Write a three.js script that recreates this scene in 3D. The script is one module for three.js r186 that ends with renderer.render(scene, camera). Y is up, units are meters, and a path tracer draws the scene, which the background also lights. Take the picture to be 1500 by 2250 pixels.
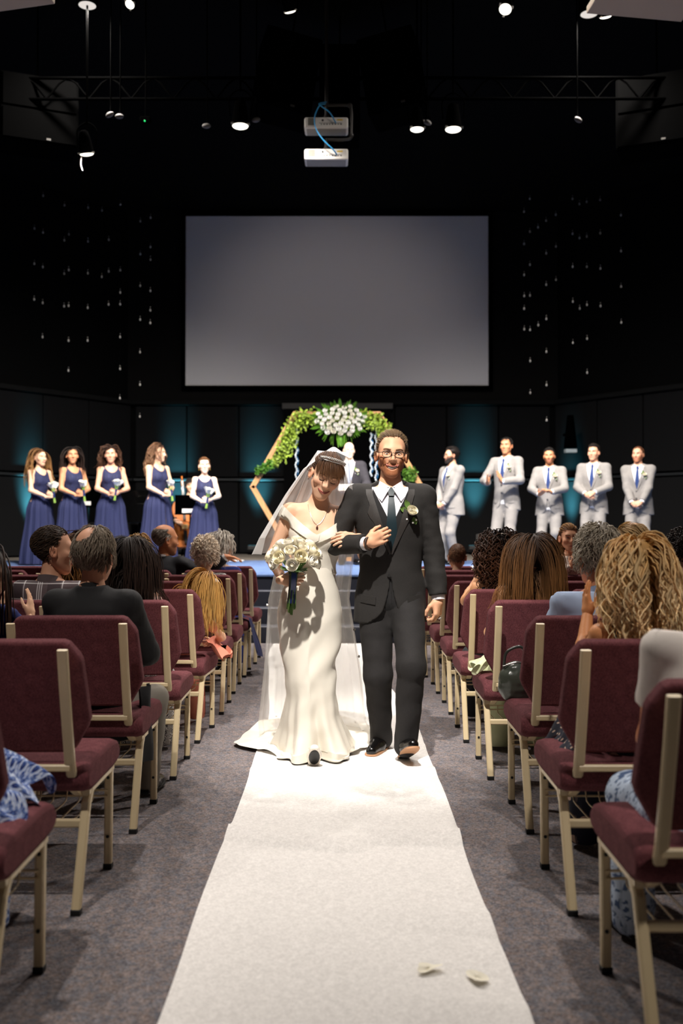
import * as THREE from 'three';
import { RoundedBoxGeometry } from 'three/addons/geometries/RoundedBoxGeometry.js';
import { ImprovedNoise } from 'three/addons/math/ImprovedNoise.js';

// ---------------------------------------------------------------- camera, exposure
const scene = new THREE.Scene();
scene.background = new THREE.Color(0x000000);
const camera = new THREE.PerspectiveCamera(54.43, 1500 / 2250, 0.05, 80);
camera.position.set(0, 1.27, 0);
camera.rotation.set(0.0128, 0.0014, 0, 'YXZ');
camera.focus = 5.45;
camera.userData.fStop = 2.2;
const renderer = new THREE.WebGLRenderer({ antialias: true });
renderer.toneMapping = THREE.LinearToneMapping;
renderer.toneMappingExposure = 1.03;
renderer.shadowMap.enabled = true;

// strength of the lamps (candela), set here and used by the lamp builders below
const WARM = 0xfff6ee, STAGE_WARM = 0xfff8f0, TEAL = 0x4ca8ba;
const LAMP = { house: 72, near: 84, houseFar: 90, key: 62, front: 285, stage: 108, wash: 480, projector: .26 };

// ---------------------------------------------------------------- helpers
function rng(seed) { let a = seed | 0; return () => { a = (a + 0x6d2b79f5) | 0; let t = Math.imul(a ^ (a >>> 15), 1 | a); t = (t + Math.imul(t ^ (t >>> 7), 61 | t)) ^ t; return ((t ^ (t >>> 14)) >>> 0) / 4294967296; }; }
const V = (x, y, z) => new THREE.Vector3(x, y, z);
const lerp = (a, b, t) => a + (b - a) * t;
const clamp = (x, a = 0, b = 1) => (x < a ? a : x > b ? b : x);
const smooth = (a, b, x) => { const t = clamp((x - a) / (b - a)); return t * t * (3 - 2 * t); };
const PI = Math.PI;
const noiseGen = new ImprovedNoise();
const N3 = (x, y, z) => noiseGen.noise(x + 31.7, y + 17.3, z + 53.1);
const taken = new Map();
function numbered(name) { const k = taken.get(name) ?? 0; taken.set(name, k + 1); return k ? name + '_' + String(k).padStart(3, '0') : name; }
function shade(o) { o.castShadow = true; o.receiveShadow = true; return o; }
function thing(name, label, category, [x, y, z] = [0, 0, 0], turn = 0, group) {
  const o = new THREE.Group(); o.name = numbered(name); scene.add(o);
  o.position.set(x, y, z); o.rotation.y = turn; o.userData = { label, category };
  if (group) o.userData.group = group;
  return o;
}
function part(name, geometry, material, parent, label) {
  const m = shade(new THREE.Mesh(geometry, material)); m.name = name; parent.add(m);
  if (label) m.userData.label = label;
  return m;
}
function single(name, geometry, material, label, category, group) {
  const m = shade(new THREE.Mesh(geometry, material)); m.name = numbered(name); scene.add(m); m.userData = { label, category };
  if (group) m.userData.group = group;
  return m;
}
function struct(name, geometry, material, label) {
  const m = shade(new THREE.Mesh(geometry, material)); m.name = name; scene.add(m); m.userData = { kind: 'structure' };
  if (label) m.userData.label = label;
  return m;
}
// joins geometries; keeps position, normal, uv and (when any has it) colour
function join(list) {
  list = list.filter(Boolean);
  let nv = 0, ni = 0; const col = list.some((g) => g.attributes.color);
  for (const g of list) { nv += g.attributes.position.count; ni += g.index ? g.index.count : g.attributes.position.count; }
  const p = new Float32Array(nv * 3), n = new Float32Array(nv * 3), u = new Float32Array(nv * 2), c = col ? new Float32Array(nv * 3).fill(1) : null, idx = new Uint32Array(ni);
  let v = 0, k = 0;
  for (const g of list) {
    const a = g.attributes, m = a.position.count;
    if (!a.normal) g.computeVertexNormals();
    p.set(g.attributes.position.array.subarray(0, m * 3), v * 3); n.set(g.attributes.normal.array.subarray(0, m * 3), v * 3);
    if (a.uv) u.set(a.uv.array.subarray(0, m * 2), v * 2);
    if (col && a.color) c.set(a.color.array.subarray(0, m * 3), v * 3);
    if (g.index) for (let i = 0; i < g.index.count; i++) idx[k++] = g.index.array[i] + v; else for (let i = 0; i < m; i++) idx[k++] = i + v;
    v += m;
  }
  const out = new THREE.BufferGeometry();
  out.setAttribute('position', new THREE.BufferAttribute(p, 3)); out.setAttribute('normal', new THREE.BufferAttribute(n, 3)); out.setAttribute('uv', new THREE.BufferAttribute(u, 2));
  if (col) out.setAttribute('color', new THREE.BufferAttribute(c, 3));
  out.setIndex(new THREE.BufferAttribute(idx, 1));
  return out;
}
function moved(g, x = 0, y = 0, z = 0, rx = 0, ry = 0, rz = 0, s = 1) {
  return g.clone().applyMatrix4(new THREE.Matrix4().compose(V(x, y, z), new THREE.Quaternion().setFromEuler(new THREE.Euler(rx, ry, rz, 'YXZ')), Array.isArray(s) ? V(...s) : V(s, s, s)));
}
function tint(g, r, gg, b) { const n = g.attributes.position.count, c = new Float32Array(n * 3); for (let i = 0; i < n; i++) { c[i * 3] = r; c[i * 3 + 1] = gg; c[i * 3 + 2] = b; } g.setAttribute('color', new THREE.BufferAttribute(c, 3)); return g; }
const box = (w, h, d, x = 0, y = 0, z = 0, r = 0) => (r ? new RoundedBoxGeometry(w, h, d, 2, r) : new THREE.BoxGeometry(w, h, d)).translate(x, y, z);
function metreUv(g, k = 1) { // uv in metres by the main facing of each vertex normal
  const p = g.attributes.position, n = g.attributes.normal, u = new Float32Array(p.count * 2);
  for (let i = 0; i < p.count; i++) {
    const x = Math.abs(n.getX(i)), y = Math.abs(n.getY(i)), z = Math.abs(n.getZ(i));
    const a = y > x && y > z ? [p.getX(i), p.getZ(i)] : x > z ? [p.getZ(i), p.getY(i)] : [p.getX(i), p.getY(i)];
    u[i * 2] = a[0] * k; u[i * 2 + 1] = a[1] * k;
  }
  g.setAttribute('uv', new THREE.BufferAttribute(u, 2)); return g;
}
// a bar with a flat, slightly rounded section along points; w across x, t across the other way
function bar(pts, w, t, up = V(1, 0, 0)) {
  const P = pts.map((p) => (p.isVector3 ? p : V(...p))), n = P.length, pos = [], idx = [];
  const sec = [[-.5, -.32], [-.32, -.5], [.32, -.5], [.5, -.32], [.5, .32], [.32, .5], [-.32, .5], [-.5, .32]];
  for (let i = 0; i < n; i++) {
    const d = P[Math.min(n - 1, i + 1)].clone().sub(P[Math.max(0, i - 1)]).normalize();
    const a = up.clone().addScaledVector(d, -up.dot(d)).normalize(), b = d.clone().cross(a);
    for (const [u, v] of sec) { const q = P[i].clone().addScaledVector(a, u * w).addScaledVector(b, v * t); pos.push(q.x, q.y, q.z); }
  }
  for (let i = 0; i < n - 1; i++) for (let k = 0; k < 8; k++) { const a = i * 8 + k, b = i * 8 + (k + 1) % 8; idx.push(a, b, a + 8, b, b + 8, a + 8); }
  for (let k = 1; k < 7; k++) { idx.push(0, k + 1, k); const e = (n - 1) * 8; idx.push(e, e + k, e + k + 1); }
  const g = new THREE.BufferGeometry(); g.setAttribute('position', new THREE.Float32BufferAttribute(pos, 3)); g.setIndex(idx);
  const f = g.toNonIndexed(); f.computeVertexNormals(); return metreUv(f);
}
function tube(pts, r, sides = 6, segs) { const c = new THREE.CatmullRomCurve3(pts.map((p) => (p.isVector3 ? p : V(...p)))); return new THREE.TubeGeometry(c, segs ?? pts.length * 4, r, sides, false); }
// a grid surface from a function (u, v) -> Vector3
function sheet(f, nu, nv, closedU = false) {
  const pos = [], uv = [], idx = [], w = nu + 1;
  for (let j = 0; j <= nv; j++) for (let i = 0; i <= nu; i++) { const q = f(i / nu, j / nv); pos.push(q.x, q.y, q.z); uv.push(i / nu, j / nv); }
  for (let j = 0; j < nv; j++) for (let i = 0; i < nu; i++) { const a = j * w + i; idx.push(a, a + 1, a + w, a + 1, a + w + 1, a + w); }
  const g = new THREE.BufferGeometry(); g.setAttribute('position', new THREE.Float32BufferAttribute(pos, 3)); g.setAttribute('uv', new THREE.Float32BufferAttribute(uv, 2)); g.setIndex(idx); g.computeVertexNormals();
  if (closedU) { const n = g.attributes.normal; for (let j = 0; j <= nv; j++) { const a = j * w, b = a + nu, q = V(n.getX(a) + n.getX(b), n.getY(a) + n.getY(b), n.getZ(a) + n.getZ(b)).normalize(); n.setXYZ(a, q.x, q.y, q.z); n.setXYZ(b, q.x, q.y, q.z); } }
  return g;
}

// ---------------------------------------------------------------- textures
function dataTex(size, fn, color, repeat = 1) {
  const d = new Uint8Array(size * size * 4);
  for (let y = 0; y < size; y++) for (let x = 0; x < size; x++) { const c = fn(x, y), o = (y * size + x) * 4; d[o] = clamp(c[0], 0, 255); d[o + 1] = clamp(c[1], 0, 255); d[o + 2] = clamp(c[2], 0, 255); d[o + 3] = 255; }
  const t = new THREE.DataTexture(d, size, size); t.wrapS = t.wrapT = THREE.RepeatWrapping; t.magFilter = THREE.LinearFilter; t.minFilter = THREE.LinearMipmapLinearFilter; t.generateMipmaps = true;
  if (color) t.colorSpace = THREE.SRGBColorSpace; t.repeat.set(repeat, repeat); t.needsUpdate = true; return t;
}
function periodic(size, cells, seed) { // smooth tileable value noise
  const r = rng(seed), g = new Float32Array(cells * cells).map(() => r());
  return (x, y) => { const fx = x / size * cells, fy = y / size * cells, ix = Math.floor(fx), iy = Math.floor(fy), a = smooth(0, 1, fx - ix), b = smooth(0, 1, fy - iy), at = (i, j) => g[((j % cells + cells) % cells) * cells + (i % cells + cells) % cells];
    return lerp(lerp(at(ix, iy), at(ix + 1, iy), a), lerp(at(ix, iy + 1), at(ix + 1, iy + 1), a), b); };
}
const carpetTex = (() => { const a = periodic(512, 14, 1), b = periodic(512, 60, 2), b2 = periodic(512, 170, 4), r = rng(3);
  return dataTex(512, (x, y) => { const k = (a(x, y) - .5) * 8 + (b(x, y) - .5) * 16 + (b2(x, y) - .5) * 44 + (r() - .5) * 50, w = (r() - .5) * 22 + (b(x, y) - .5) * 12; return [112 + k + w, 105 + k, 106 + k - w * .9]; }, true, 1 / 1.1); })();
const carpetBump = (() => { const r = rng(5), b = periodic(256, 90, 6); return dataTex(256, (x, y) => { const k = r() * 150 + b(x, y) * 105; return [k, k, k]; }, false, 1 / .3); })();
const blueTex = (() => { const b = periodic(256, 40, 8), a = periodic(256, 7, 9), r = rng(10); return dataTex(256, (x, y) => { const k = (r() - .5) * 26 + (b(x, y) - .5) * 22 + (a(x, y) - .5) * 16; return [84 + k, 108 + k, 152 + k]; }, true, 1 / 1.3); })();
const weaveBump = dataTex(64, (x, y) => { const k = ((x >> 2) + (y >> 2)) % 2 ? 90 + 120 * Math.abs(Math.sin(x * PI / 4)) : 90 + 120 * Math.abs(Math.sin(y * PI / 4)); return [k, k, k]; }, false, 24);
const chairTex = (() => { const r = rng(11), b = periodic(128, 50, 12), a = periodic(128, 5, 14); return dataTex(128, (x, y) => { const k = (r() - .5) * 34 + (b(x, y) - .5) * 26 + (a(x, y) - .5) * 12; return [100 + k, 56 + k * .7, 60 + k * .7]; }, true, 1 / .16); })();
const runnerTex = (() => { const r = rng(13), b = periodic(512, 110, 15), a = periodic(512, 40, 16); return dataTex(512, (x, y) => { const k = (r() - .5) * 10 + (b(x, y) - .5) * 20 + (a(x, y) - .5) * 10; return [233 + k, 230 + k, 226 + k]; }, true, 1 / .55); })();
const suitTex = (() => { const r = rng(17), a = periodic(128, 60, 18); return dataTex(128, (x, y) => { const k = 205 + (r() - .5) * 60 + (a(x, y) - .5) * 50; return [k, k, k]; }, true, 1 / .1); })();
const plaidTex = dataTex(256, (x, y) => { // grey-brown shirt with white double and triple lines
  const line = (t) => [20, 34, 48, 150].some((c) => Math.abs(t - c) < 3.2), a = line(x), b = line(y); let k = [96, 82, 84]; if (x > 160 && x < 240) k = [70, 58, 62]; if (y > 170 && y < 236) k = k.map((q) => q * .82);
  if (a || b) k = a && b ? [240, 238, 236] : [196, 190, 190]; return k; }, true, 1 / .21);
const dotTex = dataTex(256, (x, y) => { const on = (cx, cy) => Math.hypot(x - cx, y - cy) < 27; return on(64, 64) || on(192, 192) ? [196, 168, 148] : [14, 18, 36]; }, true, 1 / .17);
const floralTex = (() => { const a = periodic(128, 9, 21), b = periodic(128, 19, 22), c = periodic(128, 34, 23); return dataTex(128, (x, y) => { const k = a(x, y) * .45 + b(x, y) * .4 + c(x, y) * .15; return k > .56 ? [214, 224, 240] : k > .48 ? [108, 142, 206] : k > .40 ? [58, 90, 164] : [30, 46, 104]; }, true, 1 / .2); })();
const printTex = (() => { const a = periodic(128, 15, 24), b = periodic(128, 30, 25); return dataTex(128, (x, y) => { const k = a(x, y) * .6 + b(x, y) * .4; return k > .62 ? [70, 92, 130] : [186, 202, 222]; }, true, 1 / .2); })();
const laceTex = (() => { const a = periodic(128, 26, 26), b = periodic(128, 50, 27); return dataTex(128, (x, y) => { const k = a(x, y) * .6 + b(x, y) * .4; return k > .52 ? [246, 236, 226] : [186, 158, 142]; }, true, 1 / .11); })();
const tweedTex = (() => { const a = periodic(128, 40, 28), r = rng(29); return dataTex(128, (x, y) => { const k = a(x, y) + (r() - .5) * .5; return k > .62 ? [232, 230, 224] : k > .36 ? [140, 134, 130] : [30, 30, 34]; }, true, 1 / .13); })();
const navyLaceTex = (() => { const a = periodic(128, 24, 30), r = rng(31); return dataTex(128, (x, y) => { const k = a(x, y) + (r() - .5) * .3; return k > .58 ? [34, 40, 84] : [20, 25, 58]; }, true, 1 / .12); })();
const woodTex = (() => { const a = periodic(256, 6, 32), b = periodic(256, 44, 33), r = rng(34); return dataTex(256, (x, y) => { const k = Math.sin((y * .35 + a(x * .25, y) * 22)) * 9 + (b(x * .12, y) - .5) * 30 + (r() - .5) * 8; return [186 + k, 136 + k * .9, 88 + k * .8]; }, true, 2); })();
const feltBump = (() => { const a = periodic(256, 110, 35), r = rng(36); return dataTex(256, (x, y) => { const k = a(x, y) * 170 + r() * 80; return [k, k, k]; }, false, 1 / .35); })();

// ---------------------------------------------------------------- materials
const mats = new Map();
function M(color, roughness = .7, extra = {}) {
  const key = color + '|' + roughness + '|' + Object.entries(extra).map(([k, v]) => k + (v?.uuid ?? v?.getHexString?.() ?? v)).join();
  if (!mats.has(key)) mats.set(key, new THREE.MeshPhysicalMaterial({ color, roughness, side: THREE.DoubleSide, ...extra }));
  return mats.get(key);
}
const cloth = (color, extra = {}) => M(color, .85, { bumpMap: weaveBump, bumpScale: .0006, sheen: .25, sheenRoughness: .5, sheenColor: new THREE.Color(color), ...extra });
const MAT = {
  black: M(0x0a0a0a, 1, { specularIntensity: .1 }), paint: M(0x121212, .95, { specularIntensity: .2 }), curtain: M(0x0a0a0b, 1, { specularIntensity: .1 }), metal: M(0x3c3a38, .45, { metalness: .7 }), blackMetal: M(0x010101, 1, { specularIntensity: .01 }),
  carpet: M(0xffffff, .97, { map: carpetTex, bumpMap: carpetBump, bumpScale: .003 }), stage: M(0xffffff, .9, { map: blueTex, bumpMap: carpetBump, bumpScale: .002 }),
  step: M(0x2b2e3a, .9, { bumpMap: carpetBump, bumpScale: .002 }), runner: M(0xffffff, .92, { map: runnerTex, bumpMap: feltBump, bumpScale: .0012 }),
  chair: M(0xffffff, .92, { map: chairTex, bumpMap: weaveBump, bumpScale: .0005, specularIntensity: .3 }),
  cream: M(0xd3bf98, .42), cap: M(0x0a0a0a, .6), white: M(0xf0eeea, .6), screen: M(0xd8d6d6, .9), wood: M(0xffffff, .55, { map: woodTex }),
  satin: M(0xe2dccf, .36, { sheen: .35, sheenRoughness: .4, sheenColor: new THREE.Color(0xfff4e2) }), tulle: M(0xffffff, .9, { transparent: true, opacity: .42, transmission: 0 }),
  rose: M(0xf4eeda, .6), leaf: M(0x5f7a33, .55, { vertexColors: true }), stem: M(0x4c6a2c, .6), silver: M(0xd6d2cc, .22, { metalness: 1 }), gold: M(0xc9a050, .25, { metalness: 1 }),
  glass: M(0xffffff, .04, { transmission: 1, thickness: 0, ior: 1.4 }),
};

// ---------------------------------------------------------------- the hall
{
  // floor and shell: 20 m wide, from 4 m behind the camera to the stage wall 20 m ahead
  struct('floor', metreUv(box(22, .2, 25, 0, -.1, -8.5)), MAT.carpet);
  struct('ceiling', box(22, .2, 25, 0, 7.75, -8.5), MAT.black);
  struct('wall_left', box(.2, 8, 25, -10.6, 3.9, -8.5), MAT.black);
  struct('wall_right', box(.2, 8, 25, 10.6, 3.9, -8.5), MAT.black);
  struct('wall_rear', box(22, 8, .2, 0, 3.9, 4.1), M(0x221f1c, .9));
  const back = struct('wall_back', box(22, 8, .2, 0, 3.9, -20.5), MAT.black);
  // panelled lower wall: two tiers of black boards with a rail between them
  const panel = metreUv(box(1.03, 1.44, .05, 0, 0, 0, .008)), panel2 = metreUv(box(1.03, 1.46, .05, 0, 0, 0, .008));
  for (let i = 0; i < 8; i++) {
    const x = -3.72 + i * 1.062;
    part('panel', panel, M(i % 3 ? 0x111112 : 0x131314, .9, { specularIntensity: .25 }), back).position.set(x, 1.42, -20.36);
    part('panel', panel2, M(i % 2 ? 0x101011 : 0x121213, .9, { specularIntensity: .25 }), back).position.set(x, 2.98, -20.36);
  }
  part('rail', box(8.55, .05, .09, 0, 2.19, -20.33, .01), M(0x202224, .55, { specularIntensity: .5 }), back);
  part('ledge', box(8.7, .09, .22, 0, 3.76, -20.29, .01), MAT.paint, back);
  part('upper_wall', box(8.75, 3.9, .16, 0, 5.76, -20.3), M(0x141312, 1, { specularIntensity: .1 }), back);  // tone lighter than the black sides: light falling here put into the colour
  // angled side walls, each with boards and a sloping ledge line
  for (const s of [-1, 1]) {
    const ang = -s * 0.92, g = new THREE.Group(); g.name = s < 0 ? 'wall_stage_left' : 'wall_stage_right'; g.userData = { kind: 'structure' }; scene.add(g);
    g.position.set(s * 4.35, 0, -20.3); g.rotation.y = ang + (s > 0 ? 0 : 0);
    const L = 6.6, c = s * L / 2;
    part('wall_face', box(L, 7.8, .12, c, 3.9, -.08), MAT.black, g);
    for (let i = 0; i < 6; i++) { const x = s * (.53 + i * 1.062); part('panel', panel, M(i % 2 ? 0x111112 : 0x131314, .9, { specularIntensity: .25 }), g).position.set(x, 1.42, .02); part('panel', panel2, M(0x101011, .9, { specularIntensity: .25 }), g).position.set(x, 2.98, .02); }
    part('rail', box(L, .05, .08, c, 2.19, .05, .01), M(0x202224, .55, { specularIntensity: .5 }), g); part('ledge', box(L, .09, .16, c, 3.76, .06, .01), MAT.paint, g);
  }
  const drop = thing('backdrop', 'black cloth backdrop panel with a grey top rail behind the flower arch', 'backdrop', [-.11, .67, -20.1]);
  part('cloth', sheet((u, v) => V((u - .5) * 2.16, v * 2.95, .012 * Math.sin(u * 40) * (1 - v * .5)), 60, 4), MAT.curtain, drop);
  part('top_rail', box(2.24, .12, .06, 0, 3.0, 0, .012), M(0x3a3835, .7), drop);

  const st = new THREE.Group(); st.name = 'floor_stage'; st.userData = { kind: 'structure', label: 'raised stage with light blue carpet and dark carpeted front steps' }; scene.add(st);
  const deck = (pts, h0, h1) => metreUv(new THREE.ExtrudeGeometry(new THREE.Shape(pts.map(([x, z]) => new THREE.Vector2(x, -z))), { depth: h1 - h0, bevelEnabled: false }).rotateX(-PI / 2).translate(0, h0, 0));
  const front = [[-8.2, -11.75], [8.2, -11.75], [8.2, -15.0], [7.15, -16.44], [-7.15, -16.44], [-8.2, -15.0]], rear = [[-7.1, -16.44], [7.1, -16.44], [4.3, -20.16], [-4.3, -20.16]];
  part('platform', deck(front, 0, .66), MAT.step, st);
  part('stage_floor', deck(front.map(([x, z]) => [x, z > -12 ? z + .02 : z]), .66, .68), MAT.stage, st, 'light blue carpeted stage floor');
  part('rear_platform', deck(rear, 0, .66), M(0x2a2724, .9), st);
  part('rear_floor', deck(rear, .66, .678), M(0x6a6258, .85), st, 'dark floor at the back of the stage');
  for (let i = 0; i < 3; i++) part('step', metreUv(box(7, .168 * (i + 1), .36, 0, .084 * (i + 1), -10.88 - .35 * i, .012)), MAT.step, st);
  for (let i = 0; i < 3; i++) part('nosing', box(7, .012, .05, 0, .168 * (i + 1) + .002, -10.725 - .35 * i, .004), M(0x6a6c74, .6), st);

  // projection screen on the upper wall
  const sc = thing('projection_screen', 'large blank grey projection screen in a black frame high on the stage wall', 'screen', [-.12, 0, -20.1]);
  const W = 6.12, H = 3.44, y0 = 4.08;
  part('screen_surface', box(W, H, .02, 0, y0 + H / 2, 0), MAT.screen, sc);
  for (const [w, h, x, y] of [[W + .16, .08, 0, y0 - .04], [W + .16, .08, 0, y0 + H + .04], [.08, H, -W / 2 - .04, y0 + H / 2], [.08, H, W / 2 + .04, y0 + H / 2]]) part('frame', box(w, h, .07, x, y, .015, .008), MAT.blackMetal, sc);

  // white runner: one long cloth, rucked up across the aisle where it has crept
  const edge = (z) => z < 6 ? 0 : -.27 * smooth(5.8, 10.6, z);
  const top = (u, z) => { const x = (u - .5) * .95; let y = .006 + .0015 * Math.sin(z * 9 + x * 5);
    const fold = (z0, amp, w) => { const t = (z - z0) / w; return t < -1 || t > 1 ? 0 : amp * (t > 0 ? (1 - t) * (1 - t) : Math.sqrt(1 + t)); };
    y += fold(4.08 - .10 * Math.sin((u - .18) * 5) * (u < .6 ? 1 : 0) * .8, .026, .14) + fold(3.22 + (1 - u) * .22, .016 * smooth(.35, 1, u), .16) + fold(2.60 + (1 - u) * .25, .014 * smooth(.5, 1, u), .14)
      + fold(5.15, .012, .1) + fold(5.72, .014 * (1 - .5 * u), .12) + fold(7.1, .016, .14) + fold(8.3, .014, .12) + .005 * smooth(.1, .5, N3(x * 3, z * 2.2, 4));
    return y; };
  const run = sheet((u, v) => { const z = lerp(1.2, 10.62, v); return V((u - .5) * .95 + edge(z) + .006 * Math.sin(z * 3.1), top(u, z), -z); }, 28, 560);
  const uv = run.attributes.uv; for (let i = 0; i < uv.count; i++) uv.setXY(i, uv.getX(i) * .95, uv.getY(i) * 9.4);
  const skirt = []; // cloth thickness at the two edges
  for (const s of [0, 1]) skirt.push(sheet((u, v) => { const z = lerp(1.2, 10.62, v); return V((s - .5) * .95 + edge(z) + .006 * Math.sin(z * 3.1), lerp(0, top(s, z), u), -z); }, 1, 560));
  single('aisle_runner', join([run, ...skirt]), MAT.runner, 'long white fabric aisle runner with creases down the middle of the carpet', 'runner');
}
function petal(x, z, rot, label) {
  const g = sheet((u, v) => { const a = u * 2 * PI, r = v * (.030 + .006 * Math.sin(a * 3 + rot)); return V(r * Math.cos(a) * 1.25, .004 * v * v + .006 + .004 * Math.sin(a * 2), r * Math.sin(a) * .8); }, 18, 5);
  const m = single('flower_petal', g, MAT.rose, label, 'petal', 'petals fallen on the aisle runner'); m.position.set(x, .012, z); m.rotation.y = rot;
}
petal(.242, -2.83, .4, 'fallen ivory petal on the white runner nearest its middle'); petal(.372, -2.77, 2.1, 'fallen ivory petal on the white runner nearest its right edge');

// ---------------------------------------------------------------- lamps
function downlight(x, z, cd, label, aim, spread = 1.3) {
  const t = thing('downlight', label, 'ceiling light', [x, 7.2, z]);
  part('housing', new THREE.CylinderGeometry(.12, .12, .45, 28, 1, true).translate(0, .225, 0), MAT.blackMetal, t); part('cover', new THREE.CircleGeometry(.12, 28).rotateX(-PI / 2).translate(0, .45, 0), MAT.blackMetal, t);
  part('lamp_lens', new THREE.CircleGeometry(.098, 32).rotateX(PI / 2).translate(0, .004, 0), M(0x222222, .6, { emissive: new THREE.Color(WARM), emissiveIntensity: .75 }), t);
  const l = new THREE.SpotLight(WARM, cd, 0, spread, .6, 2); l.name = 'downlight_beam'; l.position.set(0, -.03, 0); l.target.position.set(...(aim ?? [0, -6, 0])); l.castShadow = true; l.shadow.radius = 5; t.add(l, l.target);
}
downlight(-2.92, -11.3, LAMP.houseFar, 'round frosted downlight in the dark ceiling, upper left corner'); downlight(2.86, -11.5, LAMP.houseFar, 'round frosted downlight in the dark ceiling, upper right corner');
for (const [x, z, w] of [[-2.9, -7.6, 'left of the aisle, above the middle rows'], [2.9, -7.6, 'right of the aisle, above the middle rows'], [-1.9, -1.0, 'left of the aisle, nearest the camera'], [1.9, -1.0, 'right of the aisle, nearest the camera']])
  downlight(x, z, z > -5 ? LAMP.near : LAMP.house, 'round ceiling downlight above the seats, ' + w, ...(z > -5 ? [[Math.sign(x) * .36, -6, -2.4], .42] : []));
downlight(.15, -8.2, LAMP.key, 'round ceiling downlight above the aisle, behind the couple');

function parCan(x, y, z, cd, aim, size, label, tilt = 0, beam = [1.0, .7]) {
  const t = thing('stage_light', label, 'stage light', [x, y, z]);
  const can = new THREE.Group(); can.name = 'can'; t.add(can); can.rotation.set(tilt, 0, tilt * .4);
  part('body', new THREE.LatheGeometry([[.03, .30], [.06, .28], [.075, .2], [.10, .03], [.105, 0], [.098, 0], [.09, .03]].map(([a, b]) => new THREE.Vector2(a * size, b * size)), 28), MAT.blackMetal, can);
  part('lamp_lens', new THREE.SphereGeometry(.092 * size, 28, 10, 0, 2 * PI, PI * .5, PI * .5).scale(1, .32, 1), M(0x222222, .5, { emissive: new THREE.Color(0xfff6e6), emissiveIntensity: 2.6 }), can, 'glowing lens');
  for (let k = 0; k < 3; k++) { const a = k * 2.1 + .4; part('clip', box(.03 * size, .012, .05 * size, Math.cos(a) * .105 * size, .005, Math.sin(a) * .105 * size), M(0x9a968c, .35, { metalness: .8 }), can); }
  const yoke = tube([[-.12 * size, .12 * size, 0], [-.12 * size, .34 * size, 0], [0, .42 * size, 0], [.12 * size, .34 * size, 0], [.12 * size, .12 * size, 0]], .008, 6, 24);
  part('yoke', yoke, MAT.blackMetal, t); part('hanger', tube([[0, .4 * size, 0], [0, 7.65 - y, 0]], .012, 6, 2), MAT.blackMetal, t);
  const l = new THREE.SpotLight(STAGE_WARM, cd, 0, beam[0], beam[1], 2); l.name = 'stage_light_beam'; l.position.set(0, -.07 * size, 0); l.castShadow = true; l.shadow.radius = 4;
  l.target.position.set(aim[0] - x, aim[1] - y, aim[2] - z); t.add(l, l.target);
}
const S_ = LAMP.stage;
parCan(-.35, 6.9, -1.7, LAMP.front, [.05, .75, -5.45], 1.1, 'narrow spotlight above the camera aimed down the aisle at the couple', 0, [.19, .75]);
parCan(-1.18, 5.86, -11.4, S_, [-3.2, .7, -14.6], 1, 'bright stage lamp left of the ceiling projectors'); parCan(.86, 5.86, -11.5, S_ * .7, [2.0, .7, -14.6], .85, 'bright stage lamp right of the projectors, the nearer to them of a pair');
parCan(1.28, 5.86, -11.5, S_, [4.0, .7, -14.6], 1, 'bright stage lamp right of the projectors, the farther from them of a pair'); parCan(-2.92, 5.5, -11.3, S_, [-4.4, .7, -14.6], .85, 'stage lamp with a dangling cable, lowest at the far left', .25);
parCan(-.52, 6.33, -9.75, S_, [-.6, 1.6, -14.6], .62, 'small spotlight at the top of the picture, just left of the projector pole', .5, [.42, .6]); parCan(1.6, 6.35, -9.75, S_, [1.8, 1.6, -14.6], .66, 'small spotlight at the top of the picture, between the pole and the right downlight', -.5, [.42, .6]);
parCan(2.6, 6.3, -9.8, S_ * .8, [3.4, 1.6, -14.6], .62, 'small spotlight at the top of the picture, just right of the right downlight', .4, [.42, .6]); parCan(-2.1, 6.4, -9.75, S_ * .8, [-3.4, 1.6, -14.6], .5, 'small spotlight at the top of the picture, just right of the left downlight', -.6, [.42, .6]);
part('cable', tube([[0, .05, 0], [-.05, -.03, .02], [-.06, -.14, .03], [-.04, -.2, .03]], .006), M(0x8a8176, .6), scene.children.find((o) => o.userData.label?.includes('dangling')));
{ const t = thing('wireless_receiver', 'tiny green indicator on a box hung in the dark ceiling, left', 'receiver', [-2.3, 5.96, -11.5]); part('box', box(.12, .06, .08, 0, .03, -.05, .008), MAT.blackMetal, t); part('hanger', tube([[0, .05, -.05], [0, 1.69, -.05]], .008, 6, 2), MAT.blackMetal, t); part('indicator_light', new THREE.SphereGeometry(.011, 10, 8), M(0x031003, .4, { emissive: new THREE.Color(0x20ff80), emissiveIntensity: .9 }), t, 'green indicator light'); }
// unlit white lamp discs on the dark rig
for (const [x, y, z, r, w] of [[-2.66, 5.95, -11.3, .5, 'left end, outer'], [-2.55, 5.93, -11.3, 0, 'left end, inner'], [-1.0, 5.93, -11.4, .2, 'just right of the left lamp'], [.92, 5.98, -11.6, .3, 'right of the projectors, inner'], [.99, 5.98, -11.6, -.5, 'right of the projectors, outer'], [2.73, 5.97, -11.5, -.6, 'far right end'], [-1.57, 5.86, -11.4, 0, 'left of the left lamp']])
  { const d = thing('lamp_head', 'small unlit pale lamp face on the dark lighting rig, ' + w, 'stage light', [x, y, z]); d.rotation.z = r; part('face', new THREE.SphereGeometry(.05, 16, 8).scale(1, .6, .5), M(0x5a5654, .7), d); part('stalk', tube([[0, .02, -.02], [0, .12, -.05], [0, .25, -.05]], .008), MAT.blackMetal, d); d.rotation.z = 0; d.children[0].rotation.z = r; part('hanger', tube([[0, .2, -.05], [0, 7.65 - y, -.05]], .008, 6, 2), MAT.blackMetal, d); }
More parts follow.
